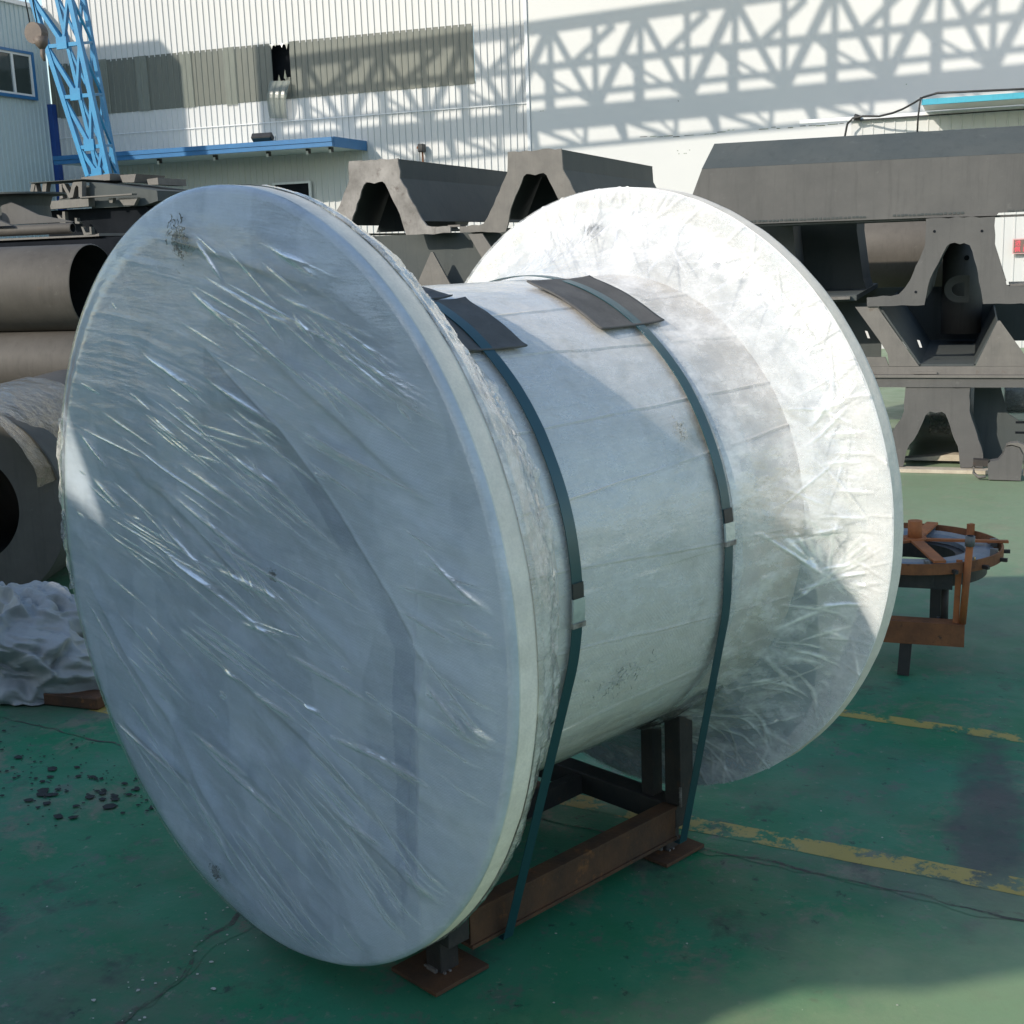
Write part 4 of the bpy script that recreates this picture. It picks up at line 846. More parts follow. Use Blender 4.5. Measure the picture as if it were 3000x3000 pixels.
# row beneath: troughs the other way up, plate edges showing as V shapes
def vrow(label, x0_, x1_, pitch, ph, z0_, z1_, y0, y1, top_w, bot_w, gap):
    root = thing('trough_row', label, 'steel stack', (0, y0, 0))
    bar_h = 0.14
    prism('bottom_rail', 'plate_edge', [(x0_, z0_ - bar_h), (x1_, z0_ - bar_h), (x1_, z0_), (x0_, z0_)], 0, 0.035, root)
    c = x0_ + ph
    while c < x1_:
        h = z1_ - z0_
        prism('web_plate', 'plate_edge', [(c - (pitch - bot_w) / 2, z0_ + 0.001), (c + (pitch - bot_w) / 2, z0_ + 0.001), (c + 0.012, z0_ + h * 0.72), (c - 0.012, z0_ + h * 0.72)], 0, 0.035, root)
        c += pitch
    prism('dark_back', 'primer_dark', [(x0_, z0_ - bar_h), (x1_, z0_ - bar_h), (x1_, z1_ + 0.05), (x0_, z1_ + 0.05)], 0.30, 0.32, root)
    prism('bed_sheet', 'primer_dark', [(x0_, z0_ - 0.02), (x1_, z0_ - 0.02), (x1_, z0_), (x0_, z0_)], 0.036, 0.299, root)
    return root
vr = vrow('row of inverted dark troughs below the two upturned ones, pale V plate edges', -7.9, -3.2, 1.04, 1.72, 1.33, 1.93, 14.5, 17, 0.9, 0.55, 0.1)
prism('leg_plate', 'plate_edge', [(-5.70, 1.955), (-5.52, 1.955), (-5.10, 1.33), (-5.34, 1.33)], -0.002, 0.034, vr)
prism('shim', 'plate_edge', [(-6.08, 2.05), (-5.92, 2.05), (-5.92, 2.075), (-6.08, 2.075)], 0.3, 0.5, vr)
prism('base_block', 'primer_dark', [(-7.9, 0.0), (-3.2, 0.0), (-3.2, 1.18), (-7.9, 1.18)], 0.05, 2.5, vr)

# ------------------------------------------------------------------ right stack
BY = 10.2
tb = thing('long_steel_beam', 'long dark grey box beam lying across the top of the right stack', 'steel beam', (0, BY, 0))
prism('web', 'primer', [(-2.035, 2.338), (3.2, 2.31), (3.2, 1.93), (0.14, 1.915), (0.125, 1.895), (-0.36, 1.90), (-1.70, 1.905), (-2.14, 1.93), (-2.11, 2.151)], 0.0, 0.03, tb)
bm = bmesh.new(); V_ = [bm.verts.new(p) for p in ((-2.037, 0.001, 2.339), (3.2, 0.001, 2.311), (3.2, 0.33, 2.53), (-2.00, 0.33, 2.545), (-2.037, 0.03, 2.32), (3.2, 0.03, 2.29), (3.2, 0.36, 2.51), (-2.00, 0.36, 2.525))]
for f in ((0, 1, 2, 3), (4, 7, 6, 5), (0, 3, 7, 4), (1, 5, 6, 2), (2, 6, 7, 3), (0, 4, 5, 1)): bm.faces.new([V_[i] for i in f])
from_bm(bm, 'sloping_flange', 'primer_dark', tb)
prism('top_plate', 'primer', [(-2.0, 2.505), (3.2, 2.49), (3.2, 2.51), (-2.0, 2.524)], 0.361, 1.2, tb)
prism('lower_flange', 'primer', [(-2.12, 1.885), (3.2, 1.885), (3.2, 1.899), (-2.12, 1.899)], 0.031, 0.40, tb)
def aframe(label, poly, y, root_name='a_frame_trough', sx=3.0, mat='primer', inner=None):
    root = thing(root_name, label, 'steel trough', (0, y, 0))
    prism('end_plate', mat, rough(poly, 0.0035, 0.05, 5), 0, 0.03, root); return root
AT = [(-0.363, 1.893), (0.118, 1.888), (0.124, 1.694), (0.214, 1.40), (0.235, 1.386), (0.95, 1.386), (0.95, 1.256), (0.057, 1.262), (0.038, 1.371), (-0.03, 1.645), (-0.05, 1.69), (-0.09, 1.708), (-0.12, 1.700), (-0.155, 1.714), (-0.19, 1.706), (-0.209, 1.69), (-0.244, 1.619), (-0.324, 1.446), (-0.342, 1.346), (-0.356, 1.262), (-0.771, 1.258), (-0.774, 1.325), (-0.60, 1.332), (-0.542, 1.345), (-0.463, 1.449), (-0.363, 1.70)]
at = aframe('dark steel trough end shaped like a letter A under the long beam, second tier', AT, BY - 0.02)
def strip_shell(root, name, mat, pts, ya, yb, th=0.014):
    for p, q in zip(pts, pts[1:]):
        dx, dz = q[0] - p[0], q[1] - p[1]; L = math.hypot(dx, dz); nx, nz = -dz / L * th, dx / L * th
        prism(name, mat, [p, q, (q[0] + nx, q[1] + nz), (p[0] + nx, p[1] + nz)], ya, yb, root)
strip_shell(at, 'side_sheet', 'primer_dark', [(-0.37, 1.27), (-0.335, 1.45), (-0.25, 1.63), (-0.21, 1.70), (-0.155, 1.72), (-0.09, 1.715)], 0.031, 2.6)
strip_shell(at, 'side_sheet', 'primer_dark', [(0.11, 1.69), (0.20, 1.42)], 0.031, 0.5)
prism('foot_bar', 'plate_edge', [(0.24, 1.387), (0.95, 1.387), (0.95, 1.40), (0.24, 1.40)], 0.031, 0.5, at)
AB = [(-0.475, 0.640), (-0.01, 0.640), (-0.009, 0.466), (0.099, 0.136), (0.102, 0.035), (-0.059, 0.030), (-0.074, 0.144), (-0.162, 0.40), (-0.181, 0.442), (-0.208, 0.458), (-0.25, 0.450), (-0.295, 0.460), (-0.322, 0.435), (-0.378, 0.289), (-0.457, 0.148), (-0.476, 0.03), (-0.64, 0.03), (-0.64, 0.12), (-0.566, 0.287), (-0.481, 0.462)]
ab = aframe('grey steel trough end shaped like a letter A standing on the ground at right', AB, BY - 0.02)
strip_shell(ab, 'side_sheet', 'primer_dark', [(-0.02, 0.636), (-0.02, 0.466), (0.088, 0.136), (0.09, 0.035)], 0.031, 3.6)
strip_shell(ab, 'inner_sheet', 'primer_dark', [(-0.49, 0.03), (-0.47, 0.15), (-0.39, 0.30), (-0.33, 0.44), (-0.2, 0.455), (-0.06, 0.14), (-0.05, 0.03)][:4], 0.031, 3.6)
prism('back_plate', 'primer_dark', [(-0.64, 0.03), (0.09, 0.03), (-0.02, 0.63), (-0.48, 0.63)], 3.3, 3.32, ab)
# side of that trough continues right as a darker flank
fk = thing('dark_steel_flank', 'dark slotted steel side plate beside the ground level A shaped trough', 'steel plate', (0, BY + 0.35, 0))
prism('plate', 'primer_dark', [(0.02, 0.04), (1.6, 0.04), (1.6, 0.34), (0.36, 0.34), (0.27, 0.40), (0.20, 0.645), (0.02, 0.645)], 0, 0.03, fk)
for z in (0.325, 0.245, 0.15): prism('slot', 'void', [(0.33, z), (1.5, z), (1.5, z + 0.016), (0.33, z + 0.016)], -0.004, -0.001, fk)
wr = tube('wrapped_roll', 'film_skirt', [(0.25, 11.0, 0.50), (1.6, 11.0, 0.50)], 0.16, 20); tag(wr, 'pale blue plastic wrapped roll behind the slotted plate at the right edge', 'wrapped roll')
wc = tube('wrapped_roll', 'white_wall', [(0.26, 11.0, 0.50), (1.6, 11.0, 0.50)], 0.150, 20, None); tag(wc, 'pale roll core inside the plastic wrap at the right edge', 'roll')
# middle tier of the right stack
mt = thing('trough_tier', 'middle tier of inverted steel troughs with slanted pale plate edges at right', 'steel stack', (0, BY, 0))
prism('slanted_plate', 'plate_edge', [(-0.86, 1.255), (-0.70, 1.255), (-0.381, 0.802), (-0.60, 0.802), (-0.615, 0.90), (-0.671, 0.991)], 0, 0.03, mt)
prism('bottom_plate', 'plate_edge', [(-1.6, 0.745), (1.6, 0.733), (1.6, 0.798), (-1.6, 0.800)], 0, 0.03, mt)
prism('left_plate', 'plate_edge', [(-1.6, 0.8005), (-0.60, 0.8005), (-0.63, 0.872), (-1.6, 0.877)], 0.0, 0.03, mt)
prism('web_plate', 'plate_edge', [(0.022, 0.8005), (0.42, 0.8005), (0.181, 1.135), (0.165, 1.135)], 0, 0.03, mt)
prism('bottom_rail', 'primer', [(-1.6, 0.645), (1.6, 0.645), (1.6, 0.715), (-1.6, 0.722)], -0.03, 0.06, mt)
prism('rail_flange', 'plate_edge', [(-1.6, 0.7225), (1.6, 0.7155), (1.6, 0.732), (-1.6, 0.744)], -0.05, 0.06, mt)
prism('shim', 'plate_edge', [(-0.42, 0.7445), (-0.25, 0.744), (-0.25, 0.76), (-0.42, 0.76)], -0.02, -0.001, mt)
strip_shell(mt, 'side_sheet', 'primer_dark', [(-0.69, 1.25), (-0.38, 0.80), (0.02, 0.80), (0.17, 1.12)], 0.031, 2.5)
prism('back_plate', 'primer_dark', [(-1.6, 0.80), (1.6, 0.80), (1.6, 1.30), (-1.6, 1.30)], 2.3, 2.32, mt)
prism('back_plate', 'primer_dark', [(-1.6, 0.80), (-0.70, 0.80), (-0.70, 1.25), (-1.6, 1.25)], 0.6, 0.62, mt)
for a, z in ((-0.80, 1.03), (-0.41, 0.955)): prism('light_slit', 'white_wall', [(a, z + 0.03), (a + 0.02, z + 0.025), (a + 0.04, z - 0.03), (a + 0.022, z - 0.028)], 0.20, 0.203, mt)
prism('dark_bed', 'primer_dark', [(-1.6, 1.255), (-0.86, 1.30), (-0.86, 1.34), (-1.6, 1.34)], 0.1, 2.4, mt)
prism('left_ledge', 'plate_edge', [(-1.6, 1.30), (-0.90, 1.315), (-0.90, 1.335), (-1.6, 1.325)], -0.01, 0.09, mt)
# things seen behind the second tier
db = thing('dark_steel_box', 'dark green grey steel box end behind the right stack', 'steel box', (0, BY + 1.2, 0))
prism('end', 'primer_dark', [(-1.50, 2.0), (-0.96, 2.0), (-0.96, 1.83), (-0.90, 1.42), (-0.86, 1.30), (-1.50, 1.30)], 0, 0.8, db)
prism('lid', 'primer_dark', [(-1.50, 1.965), (-0.36, 1.965), (-0.36, 1.88), (-1.50, 1.88)], -0.9, -0.6, db)
lb = thing('pale_steel_box', 'lighter grey steel plate end left of the dark box behind the far reel end', 'steel box', (0, BY + 0.6, 0))
prism('end', 'primer', [(-2.3, 1.93), (-1.42, 1.93), (-1.40, 1.75), (-1.36, 1.40), (-2.3, 1.40)], 0, 0.5, lb)
hollow_pipe('large_steel_pipe', 'large brown grey steel pipe seen behind the second tier of the right stack', (-1.45, 13.4, 1.62), (0.06, 13.4, 1.62), 0.42, 0.39, group=None)
bl = thing('steel_bollard', 'grey drum with a round hole seen through the A shaped opening', 'bollard', (0.02, 12.2, 0))
tube('drum', 'primer', [(-0.13, 0, 0.9), (-0.13, 0, 1.69)], 0.17, 24, bl); bm = bmesh.new(); add_tube(bm, [(-0.10, -0.172, 1.56), (-0.10, -0.165, 1.56)], 0.022, 14); from_bm(bm, 'hole', 'void', bl)
dl = thing('lug_plate', 'steel lug plate with a D shaped hole under the A shaped opening', 'lug', (-0.135, 10.75, 1.27))
n1 = 20; outer = []; inner = []
for i in range(n1 + 1):
    a = math.pi / 2 + math.pi * i / n1; outer.append((0.02 + 0.115 * math.cos(a), 0.08 + 0.105 * math.sin(a))); inner.append((0.03 + 0.07 * math.cos(a), 0.075 + 0.055 * math.sin(a)))
bm = bmesh.new()
o3_ = [(0.09, 0.185)] + outer + [(0.09, -0.025)]; i3_ = [(0.055, 0.13)] + inner + [(0.055, 0.02)]
F0 = [[bm.verts.new((x, yy, z)) for x, z in pl_] for yy in (0, 0.03) for pl_ in (o3_, i3_)]
for k_ in range(len(o3_)):
    j = (k_ + 1) % len(o3_)
    bm.faces.new([F0[0][k_], F0[0][j], F0[1][j], F0[1][k_]]); bm.faces.new([F0[2][k_], F0[3][k_], F0[3][j], F0[2][j]])
    bm.faces.new([F0[0][k_], F0[2][k_], F0[2][j], F0[0][j]]); bm.faces.new([F0[1][k_], F0[1][j], F0[3][j], F0[3][k_]])
from_bm(bm, 'plate', 'primer', dl)
for i_, (a_, z_, L_) in enumerate(((-1.9, 1.925, 1.1), (-0.6, 1.925, 0.5), (0.2, 1.925, 1.0))):
    bmw = bmesh.new(); r_ = random.Random(i_); x_ = a_
    while x_ < a_ + L_: add_box(bmw, x_, x_ + 0.02, -0.006, -0.0005, z_ - 0.004 - r_.random() * 0.004, z_ + 0.005 + r_.random() * 0.004); x_ += 0.024 + r_.random() * 0.01
    from_bm(bmw, 'weld_bead', 'primer_dark', tb)
for a_, z_ in ((-0.30, 1.80), (0.03, 1.79), (-0.42, 1.36)):
    bmw = bmesh.new(); add_tube(bmw, [(a_, -0.004, z_), (a_, -0.0005, z_)], 0.010, 10); from_bm(bmw, 'bolt_hole', 'void', at)
# timber skid under the stack
tag(box('timber_skid', 'wood', -1.6, 1.5, 10.10, 10.22, -0.002, 0.026), 'long pale timber skid under the right steel stack', 'timber')
bt = prism('timber_wedge', 'wood', [(-0.6, 0.027), (-0.06, 0.027), (-0.06, 0.075), (-0.12, 0.078)], 10.5, 10.62); tag(bt, 'thin pale timber wedge inside the ground level trough', 'timber')
bag = grid_mesh('plastic_sheet', np.stack([-0.35 + 0.33 * (np.linspace(0, 1, 40)[None, :] * np.ones((40, 1))), 12.0 + 0.1 * fbm(np.linspace(0, 6, 40)[None, :] * np.ones((40, 1)), np.linspace(0, 6, 40)[:, None] * np.ones((1, 40)), 200), 0.02 + 0.36 * (np.linspace(0, 1, 40)[:, None] * np.ones((1, 40)))], -1), 'film_skirt')
tag(bag, 'crumpled shiny plastic sheet inside the ground level trough', 'plastic sheet')
# clamp like casting in front of the stack
cl = thing('lifting_clamp', 'grey steel lifting clamp with a rounded jaw on the ground before the right stack', 'clamp', (0.2, 9.9, 0))
prism('body', 'primer', [(-0.06, 0.005), (0.16, 0.003), (0.165, 0.10), (0.17, 0.19), (0.14, 0.245), (0.09, 0.26), (0.05, 0.25), (0.03, 0.19), (0.0, 0.15), (-0.05, 0.14), (-0.07, 0.12)], -0.05, 0.05, cl, bevel=0.008)
prism('jaw_plate', 'plate_edge', [(0.175, 0.04), (0.20, 0.05), (0.215, 0.14), (0.21, 0.22), (0.18, 0.265), (0.13, 0.285), (0.08, 0.28), (0.05, 0.262), (0.09, 0.268), (0.15, 0.25), (0.18, 0.19)], -0.06, 0.02, cl, bevel=0.004)
prism('handle', 'dark_steel', [(-0.17, 0.10), (-0.065, 0.10), (-0.065, 0.145), (-0.17, 0.15)], -0.04, 0.04, cl, bevel=0.005)
tube('hook_loop', 'plate_edge', [(-0.165, -0.02, 0.10), (-0.165, -0.03, 0.05), (-0.13, -0.04, 0.02), (-0.08, -0.04, 0.025)], 0.012, 8, cl)

# ------------------------------------------------------------------ small far stack, left
FY = 13.0; kf = FY / 9.0
def SF(poly): return [(a * kf, 1.82 + (z - 1.82) * kf) for a, z in poly]
fs = thing('far_steel_stack', 'tall stack of small pressed steel sections in front of the left corner', 'steel stack', (0, FY, 0))
for nm, pl_, y_, d_ in (('pale_slab', [(-7.119, 2.5), (-6.83, 2.517), (-6.837, 2.464), (-7.132, 2.463)], 0.4, 0.6), ('pale_slab', [(-6.785, 2.505), (-6.623, 2.506), (-6.65, 2.439), (-6.762, 2.444)], 0.5, 0.6), ('pale_slab', [(-6.57, 2.463), (-6.463, 2.47), (-6.462, 2.414), (-6.561, 2.416)], 0.6, 0.6),
        ('end_post', [(-7.41, 2.457), (-7.374, 2.455), (-7.43, 2.307), (-7.464, 2.302)], 0.0, 0.08), ('v_web', [(-7.406, 2.457), (-7.374, 2.455), (-7.359, 2.355), (-7.327, 2.354), (-7.301, 2.458), (-7.26, 2.459), (-7.295, 2.32), (-7.376, 2.321)], 0.01, 0.08),
        ('end_post', [(-7.133, 2.44), (-7.109, 2.437), (-7.111, 2.325), (-7.143, 2.32)], 0.0, 0.08), ('v_web', [(-7.119, 2.44), (-7.088, 2.441), (-7.043, 2.36), (-7.005, 2.441), (-6.977, 2.442), (-7.04, 2.322), (-7.055, 2.322)], 0.01, 0.08),
        ('a_web', [(-6.992, 2.446), (-6.905, 2.448), (-6.921, 2.326), (-6.952, 2.327), (-6.946, 2.406), (-6.96, 2.423), (-6.982, 2.401), (-7.011, 2.327), (-7.048, 2.322)], 0.0, 0.08),
        ('rail', [(-7.484, 2.300), (-6.844, 2.313), (-6.848, 2.247), (-7.436, 2.237)], -0.03, 0.12), ('light_strip', [(-6.913, 2.325), (-6.41, 2.33), (-6.412, 2.318), (-6.914, 2.316)], -0.05, 0.1),
        ('trapezoid_end', [(-6.582, 2.301), (-6.391, 2.298), (-6.436, 2.238), (-6.535, 2.242)], 0.02, 0.06), ('trapezoid_end', [(-6.674, 2.305), (-6.627, 2.306), (-6.64, 2.266), (-6.667, 2.267)], 0.02, 0.06),
        ('v_web', [(-7.323, 2.235), (-7.283, 2.233), (-7.306, 2.179), (-7.322, 2.18)], 0.02, 0.06), ('v_web', [(-7.141, 2.218), (-7.117, 2.217), (-7.121, 2.127), (-7.176, 2.129), (-7.2, 2.194), (-7.184, 2.194), (-7.148, 2.16)], 0.02, 0.06),
        ('angle_end', [(-7.025, 2.162), (-7.005, 2.161), (-7.004, 2.135), (-6.981, 2.128), (-6.983, 2.115), (-7.026, 2.117)], 0.02, 0.06), ('angle_end', [(-6.97, 2.09), (-6.95, 2.085), (-6.93, 2.04), (-6.89, 2.04), (-6.888, 2.085), (-6.872, 2.085), (-6.872, 2.025), (-6.95, 2.02)], 0.02, 0.06)):
    prism(nm, 'plate_edge', SF(pl_), y_, y_ + d_, fs)
prism('dark_section', 'primer_dark', SF([(-6.904, 2.448), (-6.257, 2.348), (-6.255, 2.267), (-6.40, 2.235), (-6.904, 2.235)]), 0.13, 1.3, fs)
prism('dark_section', 'primer_dark', SF([(-7.36, 2.445), (-6.93, 2.43), (-6.93, 2.31), (-7.44, 2.31)]), 0.5, 1.5, fs)
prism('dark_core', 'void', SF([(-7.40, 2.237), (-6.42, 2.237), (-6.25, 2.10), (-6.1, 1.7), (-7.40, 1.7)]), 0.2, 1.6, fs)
prism('dark_core', 'primer_dark', [(-10.7, 0), (-8.7, 0), (-8.7, 1.7), (-10.7, 1.7)], 0.2, 1.6, fs)
prism('top_lip', 'primer_dark', SF([(-7.42, 2.459), (-6.90, 2.462), (-6.90, 2.467), (-7.42, 2.465)]), -0.02, 0.4, fs)

# ------------------------------------------------------------------ pipes and hopper at left
g_ = 'large steel pipes piled at the left'
hollow_pipe('large_steel_pipe', 'biggest steel pipe of the left pile, its open dark end facing the reel', (-6.12, 8.0, 1.615), (-10.5, 7.7, 1.625), 0.32, 0.312, 'pipe', 72, g_)
hollow_pipe('large_steel_pipe', 'second pipe from the top in the left pile, directly under the biggest one', (-6.05, 7.9, 1.06), (-10.5, 7.7, 1.06), 0.25, 0.235, 'pipe', 64, g_)
hollow_pipe('large_steel_pipe', 'tilted pipe low in the left pile just above the yellowish film', (-5.7, 7.2, 0.70), (-10.5, 7.6, 0.90), 0.20, 0.185, 'pipe', 64, g_)
hollow_pipe('large_steel_pipe', 'dark pipe on the ground at the back of the left pile', (-6.0, 8.3, 0.42), (-10.5, 8.0, 0.42), 0.40, 0.38, 'pipe', 64, g_)
hollow_pipe('thin_steel_pipe', 'narrow brown pipe lying above the biggest pipe at left', (-7.12, 9.1, 2.085), (-10.8, 9.0, 2.085), 0.045, 0.035, 'pipe', 32)
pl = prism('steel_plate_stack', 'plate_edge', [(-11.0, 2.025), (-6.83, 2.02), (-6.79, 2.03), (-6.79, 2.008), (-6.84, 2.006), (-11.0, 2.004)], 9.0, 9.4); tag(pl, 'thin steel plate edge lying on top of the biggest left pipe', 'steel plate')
db2 = prism('dark_plate', 'void', [(-11, 1.6), (-6.4, 1.6), (-6.5, 1.99), (-6.83, 2.003), (-11, 2.003)], 9.05, 9.6); tag(db2, 'steel block blackened as shade under the narrow brown pipe at left', 'steel block')  # near-black colour stands in for the unlit gap behind the pipes
dk = box('dark_backing', 'void', -11, -5.85, 8.45, 8.9, 0.0, 1.975); tag(dk, 'added black tank side showing between the left pipes and the reel', 'backing')  # added box, near-black to paint the dark gap beside the pipe ends
hp = thing('steel_hopper', 'dark round steel hopper with lifting lugs behind the left pipes', 'hopper', (-8.02, 9.5, 0))
A = np.linspace(0, 2 * np.pi, 49)[:-1]
pr = [(0.0, 2.155), (0.30, 2.155), (0.29, 2.30), (0.32, 2.385), (0.44, 2.395), (0.44, 2.41), (0.0, 2.41)]
grid_mesh('bowl', np.stack([np.stack([max(r_, 1e-4) * np.cos(A), max(r_, 1e-4) * np.sin(A), np.full(48, z_)], -1) for r_, z_ in pr]), 'primer_dark', hp, True, False)
prism('skirt_plate', 'primer', [(0.20, 2.33), (0.30, 2.29), (0.48, 2.21), (0.83, 2.14), (0.1, 2.14), (0.1, 2.30)], -0.30, -0.28, hp)
def lug(x, z, s, mat, y):
    out = [(x + s * math.cos(a), z + s * math.sin(a)) for a in np.linspace(0, math.pi, 12)] + [(x - s, z - s * 1.2), (x + s, z - s * 1.2)]
    o = prism('lifting_lug', mat, out, y, y + 0.03, hp); h_ = bmesh.new(); add_tube(h_, [(x, y - 0.003, z), (x, y - 0.001, z)], s * 0.5, 14); from_bm(h_, 'eye', 'void', o)
lug(0.02 + 0.0, 2.285, 0.055, 'upvc', -0.48); lug(-0.02, 2.16, 0.045, 'primer', -0.52)
prism('lug_arm', 'primer', [(0.02, 2.205), (0.15, 2.205), (0.36, 2.125), (0.02, 2.125)], -0.50, -0.46, hp)

# thick ringed pipe end facing the camera, lower left
hollow_pipe('thick_pipe_end', 'thick walled grey ring of a pipe end at the left edge, facing the camera', (-5.00, 5.25, 0.56), (-5.6, 7.0, 0.56), 0.56, 0.305, 'pipe', 96)
# yellowish film draped over the ring
n1, n2 = 90, 60
v = np.linspace(0, 1, n1)[:, None] * np.ones((1, n2)); w = np.linspace(0, 1, n2)[None, :] * np.ones((n1, 1))
ang = R(112) - R(98) * v; rad = 0.568 + 0.004 * ridge(v * 6 + w * 2, w * 8, 301) + 0.004 * fbm(v * 12, w * 9, 305) + 0.03 * w * np.sin(v * 3.1)
cxr = -5.00 - 0.3 * w; P = np.stack([cxr + rad * np.cos(ang), 5.22 + 1.0 * w + 0.03 * fbm(v * 9, w * 5, 309), 0.56 + rad * np.sin(ang)], -1)
tag(grid_mesh('plastic_film', P, 'film_gold'), 'yellowish crumpled clear film draped over the thick pipe ring', 'plastic film')
# crumpled tarpaulin
def blob(name, cx, cy, sx, sy, h, seed, mat, n_=200, rot=0):
    th = np.linspace(0, 2 * np.pi, n_ + 1)[:-1][None, :] * np.ones((n_, 1)); ph = np.linspace(0, 1, n_)[:, None] * np.ones((1, n_))
    rr = np.sin(ph * np.pi / 2); zz = np.cos(ph * np.pi / 2) ** 0.75
    x = rr * np.cos(th); y = rr * np.sin(th)
    wx = fbm(x * 2 + 9, y * 2 + zz * 2, seed + 40, 3); wz = fbm(x * 2 - 9, y * 2 - zz * 2, seed + 41, 3)
    d_ = 0.16 * fbm(x * 1.4 + 3, y * 1.4 + zz * 1.2, seed, 2) + 0.30 * ridge(x * 1.1 + y * 0.8 + zz * 1.0 + wx * 1.2, y * 1.1 - zz * 1.9 + wz * 1.2, seed + 3, 2) + 0.15 * ridge(x * 0.6 + y * 0.5 + wx, zz * 4.5 + y * 2.0 + x * 1.5 + wz * 1.6, seed + 9, 2) + 0.03 * ridge(x * 5 + wx * 4, zz * 7 + y * 5 + wz * 4, seed + 13, 1) - 0.10
    k_ = 1 + d_ * np.clip(ph * 3 + 0.3, 0, 1); X = x * sx * k_; Y = y * sy * k_; Z = np.maximum(zz * h * (1 + 0.9 * d_) - 0.01, 0.0) + 0.012 * (1 + fbm(x * 7, y * 7, seed + 20))
    e = np.clip((ph - 0.93) / 0.07, 0, 1); Z = Z * (1 - e) + 0.004 * e
    c_, s_ = math.cos(rot), math.sin(rot); P = np.stack([cx + X * c_ - Y * s_, cy + X * s_ + Y * c_, Z], -1)
    return grid_mesh(name, P, mat, None, True)
tag(blob('tarpaulin', -3.92, 4.38, 0.50, 0.34, 0.40, 404, 'tarp', rot=-0.15), 'crumpled grey tarpaulin heaped on the floor left of the reel', 'tarpaulin')
tag(box('wood_block', 'rust_dark', -3.62, -3.35, 4.12, 4.22, 0.0, 0.05, bevel=0.004), 'small reddish block on the floor beside the tarpaulin', 'block')

# ------------------------------------------------------------------ rusty turntable
TX, TY = -0.24, 5.65
tt = thing('wheel_stand', 'rusty stand carrying a flat spoked wheel, right of the reel', 'wheel stand', (TX, TY, 0))
RT = 0.385; WZ = 0.50
A = np.linspace(0, 2 * np.pi, 73)[:-1]
def ringm(name, mat, prof, parent):
    P = np.stack([np.stack([r_ * np.cos(A), r_ * np.sin(A), np.full(72, z_)], -1) for r_, z_ in prof + [prof[0]]]); return grid_mesh(name, P, mat, parent, True, False)
ringm('outer_rim', 'rust', [(RT, WZ - 0.05), (RT + 0.008, WZ - 0.05), (RT + 0.008, WZ - 0.005), (RT, WZ - 0.005)], tt)
ringm('inner_ring', 'tyre', [(0.24, WZ - 0.05), (0.36, WZ - 0.05), (0.36, WZ - 0.03), (0.32, WZ - 0.015), (0.26, WZ - 0.015), (0.24, WZ - 0.03)], tt)
ringm('lower_drum', 'dark_steel', [(0.20, WZ - 0.12), (0.33, WZ - 0.12), (0.33, WZ - 0.052), (0.20, WZ - 0.052)], tt)
tube('hub', 'rust_orange', [(0.03, 0.03, WZ), (0.03, 0.03, WZ + 0.085)], 0.030, 20, tt); tube('hub_flange', 'rust_orange', [(0.03, 0.03, WZ + 0.001), (0.03, 0.03, WZ + 0.012)], 0.05, 24, tt)
for i in range(5):
    a = R(4 + 72 * i) if i else R(8); L = RT + (0.03 if i == 0 else 0.0)
    bar('spoke', 'rust_orange', (0.03, 0.03, WZ + 0.002), (0.0 + L * math.cos(a), L * math.sin(a), WZ + 0.002), 0.05 if i != 0 else 0.024, 0.010, tt)
for i in range(6):
    a = R(-75 + 30 * i); o = box('stop_block', 'rust_orange' if i == 4 else 'plate_edge', -0.014, 0.014, -0.010, 0.010, WZ - 0.03, WZ + (0.03 if i == 4 else 0.004), tt); o.location = ((RT - 0.02) * math.cos(a), (RT - 0.02) * math.sin(a), 0.0); o.rotation_euler = (0, 0, a)
for i in range(5):
    a = R(-60 + 22 * i); o = box('rim_stud', 'dark_steel', 0, 0.03, -0.007, 0.007, WZ - 0.045, WZ - 0.03, tt); o.location = ((RT + 0.006) * math.cos(a), (RT + 0.006) * math.sin(a), 0.0); o.rotation_euler = (0, 0, a)
box('grease_tin', 'yellow_plain', 0.24, 0.28, -0.22, -0.19, WZ - 0.035, WZ - 0.012, tt)
YF = 5.35 - TY
tube('bearing_post', 'dark_steel', [(0.165, YF + 0.10, 0.17), (0.165, YF + 0.10, WZ - 0.12)], 0.016, 12, tt); tube('caster_wheel', 'black', [(0.135, YF + 0.10, 0.19), (0.155, YF + 0.10, 0.19)], 0.036, 16, tt)
bar('support_plate', 'dark_steel', (-0.33, YF - 0.0, 0.405), (0.195, YF + 0.0, 0.405), 0.012, 0.062, tt)
bar('upright_plate', 'rust_orange', (0.212, YF, 0.235), (0.218, YF, 0.50), 0.024, 0.010, tt)
tube('upright_tube', 'rust_orange', [(0.238, YF - 0.01, 0.235), (0.256, YF - 0.02, 0.585)], 0.0145, 16, tt); tube('tube_collar', 'plate_edge', [(0.2545, YF - 0.02, 0.565), (0.2565, YF - 0.02, 0.606)], 0.019, 16, tt)
tube('tube_bore', 'void', [(0.2565, YF - 0.02, 0.6065), (0.2566, YF - 0.02, 0.6075)], 0.013, 14, tt)
bm = bmesh.new(); add_box(bm, -0.42, 0.248, YF - 0.03, YF + 0.05, 0.228, 0.234); add_box(bm, -0.42, 0.248, YF - 0.03, YF - 0.024, 0.140, 0.2275); from_bm(bm, 'base_beam', 'rust', tt)
bar('leg', 'dark_steel', (0.012, YF, 0.0), (0.020, YF, 0.142), 0.048, 0.05, tt); bar('leg', 'dark_steel', (-0.40, YF + 0.5, 0.0), (-0.40, YF + 0.5, 0.35), 0.05, 0.05, tt)
bar('leg', 'dark_steel', (0.12, 0.30, 0.0), (0.12, 0.30, WZ - 0.12), 0.05, 0.05, tt)

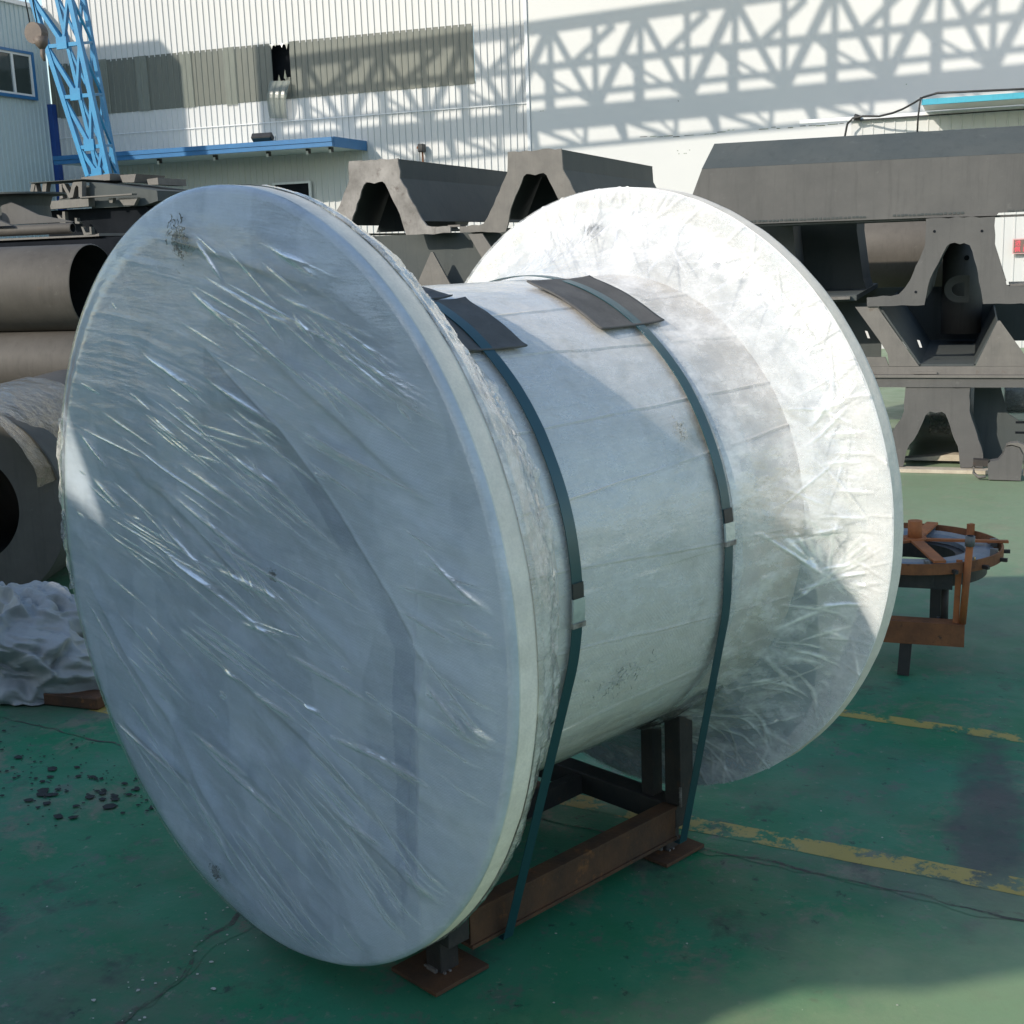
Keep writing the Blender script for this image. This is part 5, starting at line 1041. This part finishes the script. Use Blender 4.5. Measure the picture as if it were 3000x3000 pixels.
# ------------------------------------------------------------------ tall neighbours and an added slab outside the picture that throw the shade seen in it
T_ = 7.0; kx = d.x / d.y; kz = -d.z / d.y
gg = thing('gantry_girder', 'blue lattice gantry girder high in front of the hall wall', 'gantry', (0, WY - T_, 0))
def GP(a, z): return (a - T_ * kx, z + T_ * kz)
def gbar(name, p, q, w):
    (x0_, z0_), (x1_, z1_) = GP(*p), GP(*q); bar(name, 'crane', (x0_, 0, z0_), (x1_, 0, z1_), 0.1, w, gg, up=(0, 0, 1)) if abs(x1_ - x0_) > 1e-3 else bar(name, 'crane', (x0_, 0, z0_), (x1_, 0, z1_), 0.1, w, gg)
def gflat(name, p, q, w, y=0.0):
    (x0_, z0_), (x1_, z1_) = GP(*p), GP(*q); dx, dz = x1_ - x0_, z1_ - z0_; L = math.hypot(dx, dz); nx, nz = -dz / L * w / 2, dx / L * w / 2
    prism(name, 'crane', [(x0_ + nx, z0_ + nz), (x1_ + nx, z1_ + nz), (x1_ - nx, z1_ - nz), (x0_ - nx, z0_ - nz)], y - 0.04, y + 0.04, gg)
def zt_(a): return 5.70 + 0.040 * a
def zm_(a): return 4.90 + 0.020 * a
def zl_(a): return 4.42 + 0.021 * a
def zb_(a): return 4.02 + 0.019 * a
def zf_(a): return 3.60 + 0.027 * a
A0, A1 = -12.6, 6.5
gflat('top_chord', (A0, zt_(A0)), (A1, zt_(A1)), 0.19); gflat('middle_chord', (A0, zm_(A0)), (A1, zm_(A1)), 0.09); gflat('thin_chord', (A0, zl_(A0)), (A1, zl_(A1)), 0.065)
gflat('bottom_chord', (A0, zb_(A0)), (A1, zb_(A1)), 0.34); gflat('walkway_edge', (A0 + 1, zf_(A0 + 1)), (A1, zf_(A1)), 0.045)
i = 0; a = -12.55; per = 0.79
a = -6.978 - per * 7
while a < 5.8:
    gflat('post', (a, zb_(a)), (a, zt_(a)), 0.075)
    if i % 2 == 1:
        pass
    even = (i % 2 == 1)
    nx_ = a + per
    if even:   # apex at this post
        gflat('diagonal', (a, zt_(a)), (nx_, zb_(nx_) + 0.12), 0.11); gflat('diagonal', (nx_ + per, zt_(nx_ + per)), (nx_, zb_(nx_) + 0.12), 0.11)
        gflat('thin_brace', (a + 0.40, zm_(a) + 0.02), (nx_ + per - 0.45, zt_(nx_) - 0.12), 0.07)
        gflat('thin_brace', (a - 0.30, zm_(a) - 0.02), (a + 0.15, zl_(a)), 0.045); gflat('thin_brace', (a - 0.30, zm_(a) - 0.02), (a + 0.75, zb_(a) + 0.2), 0.045); gflat('thin_brace', (a - 0.09, zm_(a)), (a - 0.09, zb_(a)), 0.035)
        gflat('walkway_brace', (a - 0.25, zb_(a) - 0.15), (a + 0.5, zf_(a + 0.5)), 0.055); gflat('walkway_brace', (a + 0.3, zb_(a) - 0.15), (a + 0.62, zf_(a + 0.6)), 0.04); gflat('walkway_brace', (a + 0.6, zb_(a) - 0.15), (a + 0.58, zf_(a + 0.6)), 0.035)
    else:
        gflat('walkway_brace', (a + 0.45, zb_(a) - 0.15), (a + 0.50, zf_(a) + 0.0), 0.10); gflat('walkway_brace', (a + 0.33, zb_(a) - 0.15), (a + 0.50, zf_(a)), 0.05)
    a += per; i += 1
gx_, gz_ = GP(6.0, 4.0); bar('leg', 'crane', (gx_ + 0.4, 0, 0), (gx_, 0, gz_), 0.35, None, gg); gx2, _ = GP(6.3, 5.5)
tall = thing('neighbour_block', 'tall white block standing behind the left wing', 'building', (0, 0, 0))
xs, zs = GP(-14.32, 5.36); box('wall', 'cladding_grey', -27, xs, 15.0, 15.8, 0, zs, tall)
gl_, gz_ = GP(-12.6, 4.0); bar('end_leg', 'crane', (gl_ + 0.1, 0, 0), (gl_ + 0.1, 0, gz_ + 1.5), 0.3, None, gg)
opp = thing('opposite_hall', 'long grey hall across the yard', 'building', (0, 0, 0))
box('wall', 'cladding_grey', -50, 40, -22, -19, 0, 5.0, opp); box('roof_edge', 'blue', -50.1, 40.1, -19.1, -18.9, 4.9, 5.2, opp)
# unseen added hull slab, outline cut to shade the near end of the reel
DS = 4.2; ku = 0.05; kzz = 0.55
def AP(u, z): return (u - ku * DS, z + 1.031 + kzz * DS)
arc = [AP(0.965 * math.cos(a), 0.965 * math.sin(a)) for a in np.linspace(R(154), R(10), 40)]
poly = [AP(-0.874, 0.42), AP(-0.82, 0.30), AP(-0.745, 0.16), AP(-0.666, 0.038), AP(-0.785, 0.078), AP(-0.954, 0.126), AP(-1.3, 0.16), AP(-2.4, -0.25), AP(-3.0, -0.2), AP(-3.6, 0.5), AP(-5.6, 0.55)]
rt = [AP(1.0, 0.25), AP(1.03, 0.80), AP(3.6, 0.90), AP(3.6, 0.2), AP(2.5, 0.15), AP(1.8, -0.14), AP(1.37, -0.29), AP(1.21, -0.45), AP(1.004, -0.55), AP(0.94, -0.67), (AP(0.85, 0)[0], 0.0), (AP(-5.6, 0)[0], 0.0)]
blocker = thing('shade_slab', 'unseen dark hull plate standing on edge', 'steel plate', (UV[0] - DS * math.sin(0.4589), UV[1] - DS * math.cos(0.4589), 0), -0.4589)
prism('plate', 'primer', poly[::-1] + arc + rt, -0.03, 0.03, blocker)
